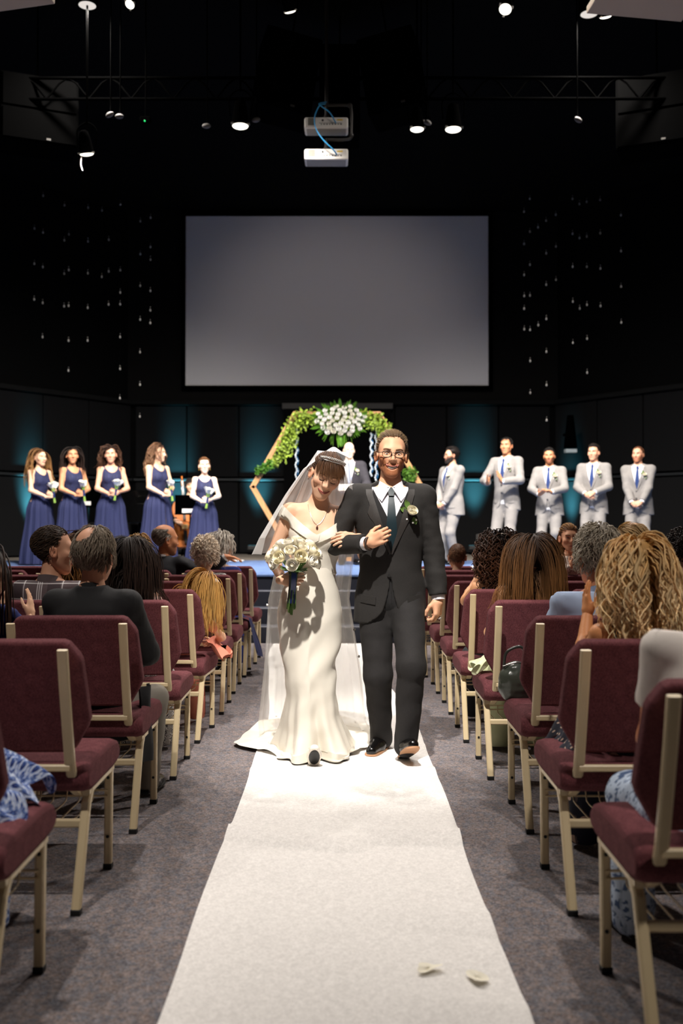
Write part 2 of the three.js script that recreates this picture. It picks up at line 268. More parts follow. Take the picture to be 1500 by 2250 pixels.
for (const [y, z, w] of [[6.2, -11.7, 'farther from the camera'], [6.75, -10.0, 'nearer the camera']]) { const t = thing('lighting_truss', 'black pipe truss across the dark ceiling, ' + w, 'truss', [0, y, z]); part('pipe', tube([[-8, .1, 0], [8, .1, 0]], .02, 8, 2), MAT.blackMetal, t); part('pipe', tube([[-8, .35, 0], [8, .35, 0]], .02, 8, 2), MAT.blackMetal, t); for (let i = 0; i < 33; i++) part('brace', tube([[-8 + i * .5, .1, 0], [-7.75 + i * .5, .35, 0], [-7.5 + i * .5, .1, 0]], .012, 5, 6), MAT.blackMetal, t); }

function uplight(x, z, turn, cd, label) {
  const t = thing('floor_uplight', label, 'floor light', [x, .68, z], turn);
  part('base', box(.34, .03, .26, 0, .015, 0, .01), MAT.blackMetal, t); part('stand', box(.08, .06, .08, 0, .06, 0, .01), MAT.blackMetal, t); part('head', box(.36, .09, .16, 0, .13, 0, .02), M(0x202020, .5), t);
  part('lamp_lens', box(.32, .008, .12, 0, .178, 0, .003), M(0x102020, .4, { emissive: new THREE.Color(TEAL), emissiveIntensity: .35 }), t);
  const l = new THREE.SpotLight(TEAL, cd, 0, .26, 1, 2); l.name = 'uplight_beam'; l.position.set(0, .2, 0); l.target.position.set(0, 1.35, -.45); l.castShadow = true; l.shadow.radius = 6; t.add(l, l.target);
}
const wallAt = (px) => { const s = Math.sign(px), d = (Math.abs(px) - 4.35) / Math.cos(.92); return d > 0 ? [px + s * -.25, -20.3 + d * Math.sin(.92) + .32, -s * .92] : [px, -19.86, 0]; };
for (const [px, k, w] of [[-5.75, 1.3, 'at the far left wall behind the first bridesmaid'], [-3.35, .9, 'behind the fourth bridesmaid'], [-1.72, .9, 'left of the flower arch'], [2.68, 1.0, 'behind the first groomsman'], [4.55, .7, 'at the right wall behind the third groomsman']]) { const [x, z, t] = wallAt(px); uplight(x, z, t, LAMP.wash * k, 'black floor uplight washing the wall teal, ' + w); }

// ---------------------------------------------------------------- projectors on a ceiling pole
function projector(y, label, lit) {
  const t = thing('projector', label, 'projector', [-.19, y, -11.4]), f = .13;
  part('body', metreUv(box(.5, .125, .25, 0, 0, 0, .022)), M(0xd2cec6, .55), t); part('underside', box(.45, .014, .2, 0, -.060, 0, .006), M(0x8a8680, .6), t);
  part('vent', box(.085, .085, .008, -.165, .008, f - .006), M(0x8a8578, .6), t); for (let i = 0; i < 7; i++) part('vent_slat', box(.085, .003, .005, -.165, -.026 + i * .0115, f), M(0x55524a, .6), t);
  part('socket', new THREE.CylinderGeometry(.012, .012, .01, 14).rotateX(PI / 2).translate(-.04, .022, f - .002), MAT.cap, t); part('warning_label', box(.065, .015, .004, .155, .028, f - .003), M(0xd6b020, .6), t); part('connector_panel', box(.26, .004, .006, .05, -.008, f - .003), M(0x77736c, .5), t);
  for (let i = 0; i < 8; i++) part('connector', box(i % 3 ? .018 : .012, .009, .012, -.055 + i * .032, -.022, f - .006), MAT.cap, t);
  part('lens', new THREE.CylinderGeometry(.05, .055, .06, 24).rotateX(PI / 2).translate(.08, .0, -.14), MAT.blackMetal, t); part('lens_glass', new THREE.CircleGeometry(.04, 24).rotateY(PI).translate(.08, .0, -.172), M(0x111122, .05, { emissive: new THREE.Color(0x9aa4b8), emissiveIntensity: lit }), t);
  part('mount', join([new THREE.CylinderGeometry(.03, .04, .05, 16).translate(0, .09, 0), box(.2, .012, .16, 0, .066, 0), new THREE.SphereGeometry(.026, 12, 8).translate(0, .125, 0)]), MAT.metal, t);
  const l = new THREE.SpotLight(0xfff0e6, LAMP.projector * 40, 0, .42, .6, 2); l.name = 'projector_beam'; l.position.set(.08, .0, -.2); l.target.position.set(.05, 4.75 - y, -8.7); l.castShadow = true; t.add(l, l.target);
}
projector(5.85, 'upper white ceiling projector with connectors and yellow label', .4); projector(5.49, 'lower white ceiling projector below the other one', .4);
{
  const t = thing('projector_mount', 'grey steel ceiling pole with a side pipe holding the two projectors', 'mount', [-.19, 0, -11.4]);
  part('pole', tube([[0, 5.97, 0], [0, 7.65, 0]], .02, 12, 2), MAT.metal, t); part('side_pipe', tube([[0, 6.10, 0], [.22, 6.10, 0], [.27, 6.09, 0], [.285, 6.04, 0], [.285, 5.8, 0], [.28, 5.72, 0], [.2, 5.70, 0], [0, 5.70, 0]], .017, 10, 60), MAT.metal, t);
  part('lower_pole', tube([[0, 5.71, 0], [0, 5.62, 0]], .022, 10, 2), MAT.metal, t);
  for (const [x, y] of [[0, 6.10], [.27, 6.095], [.285, 5.75]]) part('fitting', new THREE.SphereGeometry(.028, 14, 10).translate(x, y, 0), MAT.metal, t);
  single('blue_cable', join([tube([[-.19, 6.12, -11.36], [-.27, 6.05, -11.25], [-.24, 6.0, -11.2], [-.15, 5.92, -11.17], [-.08, 5.84, -11.265]], .007, 8, 40), tube([[-.2, 6.1, -11.36], [-.27, 6.0, -11.2], [-.32, 5.84, -11.15], [-.3, 5.72, -11.15], [-.22, 5.60, -11.15], [-.1, 5.5, -11.2], [-.07, 5.475, -11.262]], .007, 8, 50)]), M(0x2488bc, .5), 'bright blue network cable looping between the two projectors', 'cable');
}
// dark loudspeakers flown from the ceiling
for (const [x, y, z, w, h, rz, ry, label] of [[-.70, 6.66, -12, .68, .95, -.16, .25, 'black hanging loudspeaker left of the projector pole'], [.62, 6.66, -12, .68, .95, .16, -.25, 'black hanging loudspeaker right of the projector pole'], [-.04, 6.62, -12.4, .5, 1.1, 0, 0, 'black hanging loudspeaker directly behind the projector pole'], [3.8, 6.2, -12, .9, .85, 0, -.4, 'large black loudspeaker high at the right edge'], [-3.7, 6.2, -12, .9, .8, 0, .4, 'large black loudspeaker high at the left edge']]) {
  const t = thing('loudspeaker', label, 'loudspeaker', [x, y, z], ry); t.rotation.z = rz;
  part('cabinet', box(w, h, .55, 0, 0, 0, .02), M(0x020202, 1, { specularIntensity: .02 }), t); part('grille', box(w - .06, h * .46, .02, 0, h * .24, .28, .005), M(0x030303, 1, { specularIntensity: .02 }), t); part('grille', box(w - .06, h * .44, .02, 0, -h * .25, .28, .005), M(0x030303, 1, { specularIntensity: .02 }), t);
  part('badge', box(.05, .022, .006, .1, -h * .44, .294), M(0x45423e, .6), t); part('chain', tube([[0, h / 2, 0], [0, 7.64 - y, 0]], .012, 6, 2), MAT.blackMetal, t);
}
// cream ceiling clouds at the two upper corners
for (const [s, pts, label] of [[1, [[2.07, -8.36], [2.9, -8.5], [3.05, -6.5], [2.2, -6.4]], 'pale hanging ceiling panel at the upper right corner'], [-1, [[-2.40, -8.2], [-3.2, -8.4], [-3.3, -6.4], [-2.5, -6.3]], 'pale hanging ceiling panel at the upper left corner']]) {
  const sh = new THREE.Shape(pts.map(([x, z]) => new THREE.Vector2(x, -z))); const g = new THREE.ExtrudeGeometry(sh, { depth: .05, bevelEnabled: true, bevelSize: .01, bevelThickness: .01, bevelSegments: 2 }).rotateX(-PI / 2).translate(0, 5.6, 0);
  const t = thing('ceiling_panel', label, 'ceiling panel'); part('board', g, M(0xb7a99a, .9), t); for (const [x, z] of pts) part('wire', tube([[x, 5.62, z * .99], [x, 7.65, z * .99]], .004, 5, 2), MAT.metal, t);
}
// wall lamp bracket lit from below, wall socket, white floor strips
{
  const t = thing('wall_speaker', 'black tapered wall speaker with a pale lower face on the right wall', 'speaker', [4.32, 2.62, -18.9]);
  part('body', new THREE.CylinderGeometry(.07, .15, .62, 4).rotateY(PI / 4).translate(0, .42, 0), MAT.blackMetal, t); part('lower_face', box(.22, .07, .16, 0, .05, 0, .012), M(0xb8c4c8, .5), t); part('bracket', box(.04, .04, .5, 0, .4, -.3), MAT.blackMetal, t);
  const o = thing('wall_socket', 'small grey wall socket low on the black wall', 'socket', [2.78, .98, -20.32]); part('plate', box(.13, .2, .02, 0, 0, 0, .006), M(0x4a4744, .5), o); for (const y of [-.045, .045]) part('outlet', box(.06, .06, .01, 0, y, .012, .004), M(0x24221f, .5), o);
  const a = thing('floor_strip', 'white strip lying on the stage behind the grey haired woman', 'floor strip', [-2.05, .69, -16.1]); part('strip', box(.9, .02, .06, 0, .0, 0, .006), M(0xe8e4dc, .6), a);
  const b = thing('floor_strip', 'white strip lying on the stage beside the first groomsman', 'floor strip', [1.72, .69, -13.7]); part('strip', box(.95, .02, .04, 0, .0, 0, .006), M(0xe8e4dc, .6), b);
}
// crystal drops on threads at both sides of the stage
{
  const dropG = new THREE.LatheGeometry([[0, -.026], [.010, -.02], [.0145, -.008], [.012, .006], [.005, .02], [0, .028]].map(([a, b]) => new THREE.Vector2(a, b)), 10), bead = new THREE.SphereGeometry(.006, 8, 6), m = M(0x9a9690, .3);
  const strands = [[73, [499, 577, 656]], [87, [421, 503, 580, 660, 736]], [130, [437, 516, 591, 664]], [149, [512, 591, 670, 747, 813]], [187, [448, 523, 594, 671, 744]], [214, [449, 598]], [237, [524, 594, 667]], [259, [440, 587, 637, 663, 736, 807, 872]], [300, [473, 547, 618, 694, 767, 840, 911]], [329, [475, 540, 568, 637, 680, 708]],
    [1155, [457, 529, 598, 645, 673, 719]], [1171, [423, 497, 571, 640, 717, 787, 858]], [1183, [497, 713]], [1204, [477, 550, 620, 696, 769, 843, 921]], [1229, [459, 530, 605]], [1259, [434, 511, 584, 661, 752]], [1278, [440, 516, 673]], [1298, [430, 508, 576, 661, 737, 813]], [1320, [436, 510, 588, 671]], [1370, [465, 545, 624, 704]]];
  const ord = ['first', 'second', 'third', 'fourth', 'fifth', 'sixth', 'seventh', 'eighth', 'ninth', 'tenth'];
  strands.forEach(([c, rows], i) => {
    const x = (c - 753) / 2187 * 16.4, ys = rows.map((r) => 1.27 + (1153 - r) / 2187 * 16.4), z = -16.4 - (i % 3) * .12;
    const t = thing('crystal_strand', `thread of hanging crystal drops ${i < 10 ? 'left' : 'right'} of the screen, ${ord[i % 10]} from the left on that side`, 'crystal strand', [x, 0, z], 0, 'hanging crystal strands');
    part('thread', tube([[0, Math.min(...ys), 0], [0, 7.65, 0]], .0006, 4, 2), MAT.black, t);
    ys.forEach((y, k) => { part('crystal', dropG, m, t).position.set(0, y, 0); part('bead', bead, m, t).position.set(0, y + .05, 0); });
  });
}

// ---------------------------------------------------------------- chairs
const ROWZ = [2.40, 3.256, 4.115, 4.975, 5.82, 6.68, 7.5, 8.30, 9.09];
const LX = [-.862, -.868, -.863, -.845, -.845, -.812, -.823, -.82, -.80], RX = [.746, .746, .769, .735, .718, .722, .715, .69, .685];
const nth = ['nearest the camera', 'second from the camera', 'third from the camera', 'fourth from the camera', 'fifth from the camera', 'sixth from the camera', 'seventh from the camera', 'eighth from the camera', 'nearest the stage'];
const CH = (() => {
  // local: x across, z backwards (towards the camera); origin on the floor below the rear feet; f = -z
  const sh = new THREE.Shape(), pts = [[.205, .515], [.235, .53], [.275, .60], [.284, .625], [.266, .83], [.258, .848], [.228, .886], [.212, .893]];
  sh.moveTo(-pts[0][0], pts[0][1]); sh.lineTo(pts[0][0], pts[0][1]); for (const [a, b] of pts.slice(1)) sh.lineTo(a, b); for (const [a, b] of pts.slice(1).reverse()) sh.lineTo(-a, b); sh.closePath();
  const raw = new THREE.ExtrudeGeometry(sh, { depth: .022, bevelEnabled: true, bevelSize: .012, bevelThickness: .016, bevelOffset: -.006, bevelSegments: 4, steps: 1 });
  const back = metreUv(raw.translate(0, 0, -.011)); back.translate(0, -.36, 0).rotateX(.20).translate(0, .36, -.155);
  // seat cushion: rounded slab with a waterfall front
  const seat = (() => { const prof = [[.08, .385], [.068, .41], [.08, .452], [.13, .474], [.30, .482], [.46, .476], [.525, .455], [.548, .42], [.54, .385], [.50, .372], [.30, .368], [.12, .370]];
    const c = new THREE.CatmullRomCurve3(prof.map(([f, h]) => V(0, h, -f)), true), n = 40, P = c.getPoints(n), w = [-.289, -.283, -.262, -.14, 0, .14, .262, .283, .289], k = [.45, .80, .98, 1, 1, 1, .98, .80, .45];
    const body = sheet((u, v) => { const i = Math.round(v * 8), q = P[Math.round(u * n) % n]; return V(w[i], .42 + (q.y - .42) * (.3 + .7 * k[i]), -.3 + (q.z + .3) * (.9 + .1 * k[i])); }, n, 8, true);
    const cap = (s) => { const i = s < 0 ? 0 : 8, sp = []; for (let j = 0; j < n; j++) { const q = P[j]; sp.push(new THREE.Vector2(-.3 + (q.z + .3) * (.9 + .1 * k[i]), .42 + (q.y - .42) * (.3 + .7 * k[i]))); } return new THREE.ShapeGeometry(new THREE.Shape(sp)).applyMatrix4(new THREE.Matrix4().makeBasis(V(0, 0, 1), V(0, 1, 0), V(-1, 0, 0))).translate(w[i], 0, 0); };
    return metreUv(join([body, cap(-1), cap(1)])); })();
  const X = .268, U = .230;
  const upright = (s) => bar([[s * U, .865, .035], [s * U, .74, .008], [s * U, .60, -.028], [s * U, .48, -.06], [s * (U + .002), .42, -.082], [s * (U + .004), .38, -.105], [s * (U + .007), .358, -.14], [s * (U + .01), .352, -.20]], .034, .018);
  const rear = (s) => bar([[s * X, .372, -.165], [s * X, .33, -.125], [s * X, .012, 0]], .030, .026), front = (s) => bar([[s * X, .372, -.455], [s * X, .30, -.45], [s * X, .012, -.442]], .028, .028);
  const rail = (s) => bar([[s * X, .365, -.12], [s * X, .365, -.48]], .026, .022);
  const wires = []; for (let i = 0; i < 10; i++) { const x = -.216 + i * .048; wires.push(tube([[x, .262, -.125], [x, .258, -.3], [x, .262, -.42], [x, .29, -.43]], .003, 5, 8)); } wires.push(tube([[-X, .27, -.43], [X, .27, -.43]], .004, 5, 2), tube([[-X, .29, -.435], [X, .29, -.435]], .004, 5, 2));
  return { back, seat, upright: [upright(-1), upright(1)], rear: [rear(-1), rear(1)], front: [front(-1), front(1)], rail: [rail(-1), rail(1)], cross: bar([[-U, .462, -.062], [U, .462, -.062]], .022, .02, V(0, 1, 0)), low: bar([[-X, .268, -.10], [X, .268, -.10]], .028, .016, V(0, 1, 0)), rack: join(wires), capR: [-1, 1].map((s) => box(.033, .02, .03, s * X, .010, 0, .003)), capF: [-1, 1].map((s) => box(.032, .02, .032, s * X, .010, -.442, .003)),
    bolt: [-1, 1].flatMap((s) => [[.12, -.445], [.335, -.452]].map(([y, z]) => new THREE.CylinderGeometry(.006, .006, .034, 8).rotateX(PI / 2).translate(s * X, y, z))) };
})();
let chair0 = null;
function chair(x, z, label, group, turn = 0) {
  let t;
  if (!chair0) {
    t = chair0 = thing('banquet_chair', label, 'chair', [x, 0, z], turn, group);
    part('backrest', CH.back, MAT.chair, t); part('seat', CH.seat, MAT.chair, t);
    for (const k of [0, 1]) { part('upright', CH.upright[k], MAT.cream, t); part('side_rail', CH.rail[k], MAT.cream, t); const r = part('leg', CH.rear[k], MAT.cream, t); part('foot_cap', CH.capR[k], MAT.cap, r); const f = part('leg', CH.front[k], MAT.cream, t); part('foot_cap', CH.capF[k], MAT.cap, f); part('bolt', CH.bolt[k * 2], MAT.cap, f); part('bolt', CH.bolt[k * 2 + 1], MAT.cap, f); }
    part('back_bar', CH.cross, MAT.cream, t); part('stretcher', CH.low, MAT.cream, t); part('book_rack', CH.rack, MAT.cream, t);
  } else { t = chair0.clone(); t.name = numbered('banquet_chair'); scene.add(t); t.position.set(x, 0, z); t.rotation.y = turn; t.userData = { label, category: 'chair', group }; }
  return t;
}
const seats = { L: [], R: [] };
ROWZ.forEach((z, r) => {
  const reach = .36 * z + .1, word = ['on the aisle', 'second from the aisle', 'third from the aisle', 'fourth from the aisle', 'fifth from the aisle'];
  for (const s of ['L', 'R']) {
    seats[s][r] = [];
    for (let k = 0; k < 5; k++) {
      const x = s === 'L' ? LX[r] - .268 - .605 * k : RX[r] + .268 + .605 * k; seats[s][r][k] = x;
      if (k && Math.abs(x) - .29 > reach) continue;
      chair(x, -z, `burgundy padded chair ${word[k]}, ${s === 'L' ? 'left' : 'right'} block, row ${nth[r]}`, `chairs in the ${s === 'L' ? 'left' : 'right'} block`, s === 'L' && r === 4 && !k ? -.06 : 0);
    }
  }
});

// ---------------------------------------------------------------- distance fields and their meshes
const cone = (a, b, ra, rb = ra) => { const ax = a.x, ay = a.y, az = a.z, bx = b.x - ax, by = b.y - ay, bz = b.z - az, L = bx * bx + by * by + bz * bz || 1e-9;
  return (x, y, z) => { const px = x - ax, py = y - ay, pz = z - az; let t = (px * bx + py * by + pz * bz) / L; t = t < 0 ? 0 : t > 1 ? 1 : t; const dx = px - bx * t, dy = py - by * t, dz = pz - bz * t; return Math.sqrt(dx * dx + dy * dy + dz * dz) - (ra + (rb - ra) * t); }; };
const ell = (c, r) => { const [cx, cy, cz] = c, [a, b, d] = r; return (x, y, z) => { const p = (x - cx) / a, q = (y - cy) / b, s = (z - cz) / d, k0 = Math.sqrt(p * p + q * q + s * s), k1 = Math.sqrt(p * p / (a * a) + q * q / (b * b) + s * s / (d * d)); return k1 < 1e-6 ? -Math.min(a, b, d) : k0 * (k0 - 1) / k1; }; };
const smin = (a, b, k) => { const h = Math.max(k - Math.abs(a - b), 0) / k; return Math.min(a, b) - h * h * k * .25; };
const smax = (a, b, k) => -smin(-a, -b, k);
const union = (list, k = .03) => (x, y, z) => { let d = list[0](x, y, z); for (let i = 1; i < list.length; i++) { const e = list[i](x, y, z); d = e - d > k ? d : smin(d, e, k); } return d; };
// upright stack of ellipses: rows [y, rx, rz, cz = 0, cx = 0]
function loft(rows) {
  const n = 96, y0 = rows[0][0], y1 = rows[rows.length - 1][0], T = [];
  const at = (y) => { let i = 0; while (i < rows.length - 2 && rows[i + 1][0] < y) i++; const a = rows[i], b = rows[i + 1], p = rows[Math.max(0, i - 1)], q = rows[Math.min(rows.length - 1, i + 2)], t = clamp((y - a[0]) / (b[0] - a[0]));
    return [1, 2, 3, 4].map((k) => { const A = a[k] ?? 0, B = b[k] ?? 0, h = b[0] - a[0], ma = i > 0 ? (B - (p[k] ?? 0)) / (b[0] - p[0]) * h : B - A, mb = i < rows.length - 2 ? ((q[k] ?? 0) - A) / (q[0] - a[0]) * h : B - A, t2 = t * t, t3 = t2 * t; return (2 * t3 - 3 * t2 + 1) * A + (t3 - 2 * t2 + t) * ma + (3 * t2 - 2 * t3) * B + (t3 - t2) * mb; }); };
  for (let i = 0; i <= n; i++) T.push(at(lerp(y0, y1, i / n)));
  const f = (x, y, z) => { const t = clamp((y - y0) / (y1 - y0)) * n, i = Math.min(n - 1, t | 0), u = t - i, a = T[i], b = T[i + 1], rx = a[0] + (b[0] - a[0]) * u, rz = a[1] + (b[1] - a[1]) * u, p = (x - a[3]) / rx, q = (z - (a[2] + (b[2] - a[2]) * u)) / rz;
    const d = (Math.sqrt(p * p + q * q) - 1) * Math.min(rx, rz); return Math.max(d, y - y1, y0 - y); };
  f.at = at; return f;
}
function meshField(f, bx, cell, colour) {
  const [x0, y0, z0, x1, y1, z1] = bx, nx = Math.ceil((x1 - x0) / cell) + 2, ny = Math.ceil((y1 - y0) / cell) + 2, nz = Math.ceil((z1 - z0) / cell) + 2, sx = nx, sxy = nx * ny, val = new Float32Array(nx * ny * nz), B = 6, half = B * cell * .87;
  for (let k = 0; k < nz; k += B) for (let j = 0; j < ny; j += B) for (let i = 0; i < nx; i += B) {
    const c = f(x0 + (i + B / 2 - .5) * cell, y0 + (j + B / 2 - .5) * cell, z0 + (k + B / 2 - .5) * cell), skip = Math.abs(c) > half * 1.5 + .02;
    for (let kk = k; kk < Math.min(nz, k + B); kk++) for (let jj = j; jj < Math.min(ny, j + B); jj++) for (let ii = i; ii < Math.min(nx, i + B); ii++) val[kk * sxy + jj * sx + ii] = skip ? c : f(x0 + ii * cell, y0 + jj * cell, z0 + kk * cell);
  }
  const id = new Int32Array(val.length).fill(-1), pos = [], idx = [];
  const off = [0, 1, sx, sx + 1, sxy, sxy + 1, sxy + sx, sxy + sx + 1], E = [[0, 1], [2, 3], [4, 5], [6, 7], [0, 2], [1, 3], [4, 6], [5, 7], [0, 4], [1, 5], [2, 6], [3, 7]];
  for (let k = 0; k < nz - 1; k++) for (let j = 0; j < ny - 1; j++) for (let i = 0; i < nx - 1; i++) {
    const c = k * sxy + j * sx + i; let m = 0; for (let q = 0; q < 8; q++) if (val[c + off[q]] < 0) m |= 1 << q;
    if (m === 0 || m === 255) continue;
    let px = 0, py = 0, pz = 0, n = 0;
    for (const [a, b] of E) { const va = val[c + off[a]], vb = val[c + off[b]]; if (va < 0 === vb < 0) continue; const t = va / (va - vb); px += (a & 1) + ((b & 1) - (a & 1)) * t; py += (a >> 1 & 1) + ((b >> 1 & 1) - (a >> 1 & 1)) * t; pz += (a >> 2) + ((b >> 2) - (a >> 2)) * t; n++; }
    id[c] = pos.length / 3; pos.push(x0 + (i + px / n) * cell, y0 + (j + py / n) * cell, z0 + (k + pz / n) * cell);
  }
  const quad = (a, b, c, d, flip) => { if (a < 0 || b < 0 || c < 0 || d < 0) return; if (flip) idx.push(a, c, b, a, d, c); else idx.push(a, b, c, a, c, d); };
  for (let k = 1; k < nz - 1; k++) for (let j = 1; j < ny - 1; j++) for (let i = 1; i < nx - 1; i++) {
    const c = k * sxy + j * sx + i, v = val[c] < 0;
    if (v !== val[c + 1] < 0) quad(id[c - sx - sxy], id[c - sxy], id[c], id[c - sx], !v);
    if (v !== val[c + sx] < 0) quad(id[c - 1 - sxy], id[c - 1], id[c], id[c - sxy], !v);
    if (v !== val[c + sxy] < 0) quad(id[c - 1 - sx], id[c - sx], id[c], id[c - 1], !v);
  }
  const g = new THREE.BufferGeometry(), n = pos.length / 3; g.setAttribute('position', new THREE.Float32BufferAttribute(pos, 3)); g.setIndex(idx); g.computeVertexNormals();
  const uv = new Float32Array(n * 2), nn = g.attributes.normal; for (let i = 0; i < n; i++) { const side = Math.abs(nn.getX(i)) > Math.abs(nn.getZ(i)); uv[i * 2] = side ? pos[i * 3 + 2] + .37 : pos[i * 3]; uv[i * 2 + 1] = pos[i * 3 + 1]; } g.setAttribute('uv', new THREE.BufferAttribute(uv, 2));
  if (colour) { const c = new Float32Array(n * 3); for (let i = 0; i < n; i++) { const q = colour(pos[i * 3], pos[i * 3 + 1], pos[i * 3 + 2]); c[i * 3] = q[0]; c[i * 3 + 1] = q[1]; c[i * 3 + 2] = q[2]; } g.setAttribute('color', new THREE.BufferAttribute(c, 3)); }
  return g;
}
function reach(points, pad) { const b = [1e9, 1e9, 1e9, -1e9, -1e9, -1e9]; for (const p of points) { b[0] = Math.min(b[0], p.x); b[1] = Math.min(b[1], p.y); b[2] = Math.min(b[2], p.z); b[3] = Math.max(b[3], p.x); b[4] = Math.max(b[4], p.y); b[5] = Math.max(b[5], p.z); } return [b[0] - pad, b[1] - pad, b[2] - pad, b[3] + pad, b[4] + pad, b[5] + pad]; }

// ---------------------------------------------------------------- heads and hands (templates in their own axes, z forward)
const headField = (o) => {
  const f = o.fem, w = o.wide ?? 1, P = [];
  P.push(ell([0, .035, -.014], [.0755, .086, .096]), ell([0, -.028, .030], [(f ? .056 : .060) * w, .086, .062]));
  for (const s of [-1, 1]) { P.push(cone(V(s * (f ? .046 : .052) * w, -.055, .005), V(s * .016, -.1, .062), .018, .016), ell([s * .043 * w, -.026 + (o.smile ? .004 : 0), .058], [.024, .021, .022])); }
  P.push(ell([0, -.104, .068], [f ? .015 : .019, .015, .016]), cone(V(-.034, f ? .024 : .021, .074), V(.034, f ? .024 : .021, .074), f ? .008 : .011));
  const base = union(P, .032), muzzle = ell([0, -.067, .066], [.036, .028, .026]);
  const eyes = [-1, 1].map((s) => ell([s * .0315, .001, .095], [.0185, .0125, .016])), balls = [-1, 1].map((s) => ell([s * .0315, .000, .0705], [.0155, .0135, .0145]));
  const nose = union([cone(V(0, .012, .087), V(0, -.029, .107), .0068, .0095), ell([-.0105, -.033, .096], [.0075, .007, .010]), ell([.0105, -.033, .096], [.0075, .007, .010])], .01);
  const ears = [-1, 1].map((s) => (x, y, z) => { const a = .25, yy = y + .012, zz = z + .008, Y = yy * Math.cos(a) - zz * Math.sin(a), Z = yy * Math.sin(a) + zz * Math.cos(a), X = (x - s * .082 * (1 + (w - 1) * .3)) - s * Z * -.25; return smax(ell([0, 0, 0], [.010, .033, .020])(X, Y, Z), -ell([s * .009, -.001, .003], [.007, .019, .0115])(X, Y, Z), .004); });
  return (x, y, z) => { let d = smin(base(x, y, z), muzzle(x, y, z), .02); if (z > .03) { for (let i = 0; i < 2; i++) d = smax(d, -eyes[i](x, y, z), .014); for (let i = 0; i < 2; i++) d = smin(d, balls[i](x, y, z), .006); d = smin(d, nose(x, y, z), .014);
      if (o.open) { const X = x / .031, yy = y + .0745 - .008 * X * X; d = smax(d, -Math.max(Math.hypot(X, yy / (.0095 * Math.max(.15, 1 - X * X * .5))) * .0095 - .0095, .083 - z), .003); } }
    if (x > .05 || x < -.05) { d = smin(d, ears[0](x, y, z), .006); d = smin(d, ears[1](x, y, z), .006); } return d; };
};
const headCache = new Map();
function headOf(o) {
  const key = JSON.stringify([o.fem, o.smile, o.open, o.wide, o.beard, o.cell, o.flush]);
  if (!headCache.has(key)) { const f = headField(o), b = o.beard, fl = o.flush ?? [1, .9, .88];
    headCache.set(key, { f, g: meshField(f, [-.11, -.135, -.125, .11, .14, .135], o.cell ?? .005, (x, y, z) => { let c = [1, 1, 1];
      const cheek = Math.exp(-(((Math.abs(x) - .045) / .02) ** 2 + ((y + .03) / .02) ** 2)) * (z > .03 ? 1 : 0); c = c.map((q, i) => lerp(q, fl[i], cheek * .8)); if (Math.abs(x) > .078 && z < .03) c = [1, .86, .82];
      if (b) { const a = Math.abs(x), line = lerp(-.052, -.010, smooth(.026, .060, a)), jaw = smooth(line + .008, line - .006, y) * smooth(-.03, .0, z), mous = smooth(.036, .028, a) * smooth(-.068, -.062, y) * smooth(-.046, -.053, y) * (z > .05 ? 1 : 0), lip = Math.exp(-(((x / .024) ** 2 + ((y + .0745 - .008 * (x / .03) ** 2) / .012) ** 2) ** 2)), k = clamp(Math.max(jaw, mous)) * (1 - lip) * (.85 + .3 * N3(x * 300, y * 300, z * 300)); c = c.map((q, i) => lerp(q, b[i], clamp(k))); }
      return c; }) }); }
  return headCache.get(key);
}
const handCache = new Map();
function handOf(curl = .35, spread = .05, thumb = .5, cell = .004) { // wrist at 0, fingers along +y, palm towards +z, thumb on +x
  const key = [curl, spread, thumb, cell].join();
  if (!handCache.has(key)) {
    const P = [], add = (a, b, r, q) => P.push(cone(a, b, r, q));
    const palm = [cone(V(0, -.02, 0), V(0, .02, 0), .025, .026), cone(V(.022, .03, .002), V(.028, .085, 0), .016, .013), cone(V(0, .03, 0), V(.006, .09, 0), .017, .013), cone(V(-.02, .03, 0), V(-.028, .08, .002), .016, .012), ell([.02, .035, .012], [.018, .028, .013]), ell([-.02, .03, .010], [.013, .028, .012])];
    const fingers = [[.030, .088, .074, .0092], [.010, .094, .081, .0095], [-.010, .090, .075, .0090], [-.029, .080, .058, .0080]].map(([x, y, l, r], i) => { let p = V(x, y, 0), a = curl * (.75 + i * .1), side = spread * (1.5 - i) * .6; const seg = []; for (const [k, frac] of [[0, .45], [1, .31], [2, .24]]) { const d = V(Math.sin(side) * Math.cos(a), Math.cos(a) * Math.cos(side), Math.sin(a)), q = p.clone().addScaledVector(d, l * frac); seg.push(cone(p, q, r * (1 - k * .08), r * (.92 - k * .08))); p = q; a += curl * 1.05; } return union(seg, .004); });
    let p = V(.022, .018, .008), d = V(.75 * (1 - thumb * .5), .72, .25 + thumb * .55).normalize(); const th = []; let q = p.clone().addScaledVector(d, .042); th.push(cone(p, q, .014, .0115)); p = q; d = V(d.x * .5 - thumb * .1, d.y + .2, d.z * .9).normalize(); q = p.clone().addScaledVector(d, .030); th.push(cone(p, q, .011, .0098)); p = q; d = V(d.x * .4 - thumb * .2, d.y + .2, d.z * .8).normalize(); th.push(cone(p, p.clone().addScaledVector(d, .024), .0098, .0078));
    const palmF = union(palm, .018), thF = union(th, .006), fs = fingers, f = (x, y, z) => { let e = 1; for (const g of fs) e = Math.min(e, g(x, y, z)); e = smin(palmF(x, y, z), e, .006); return smin(e, thF(x, y, z), .010); };
    handCache.set(key, meshField(f, [-.075, -.05, -.05, .115, .19, .13], cell));
  }
  return handCache.get(key);
}
function mirrored(g) { const c = g.clone().scale(-1, 1, 1), i = c.index.array; for (let k = 0; k < i.length; k += 3) { const t = i[k]; i[k] = i[k + 1]; i[k + 1] = t; } c.computeVertexNormals(); return c; }
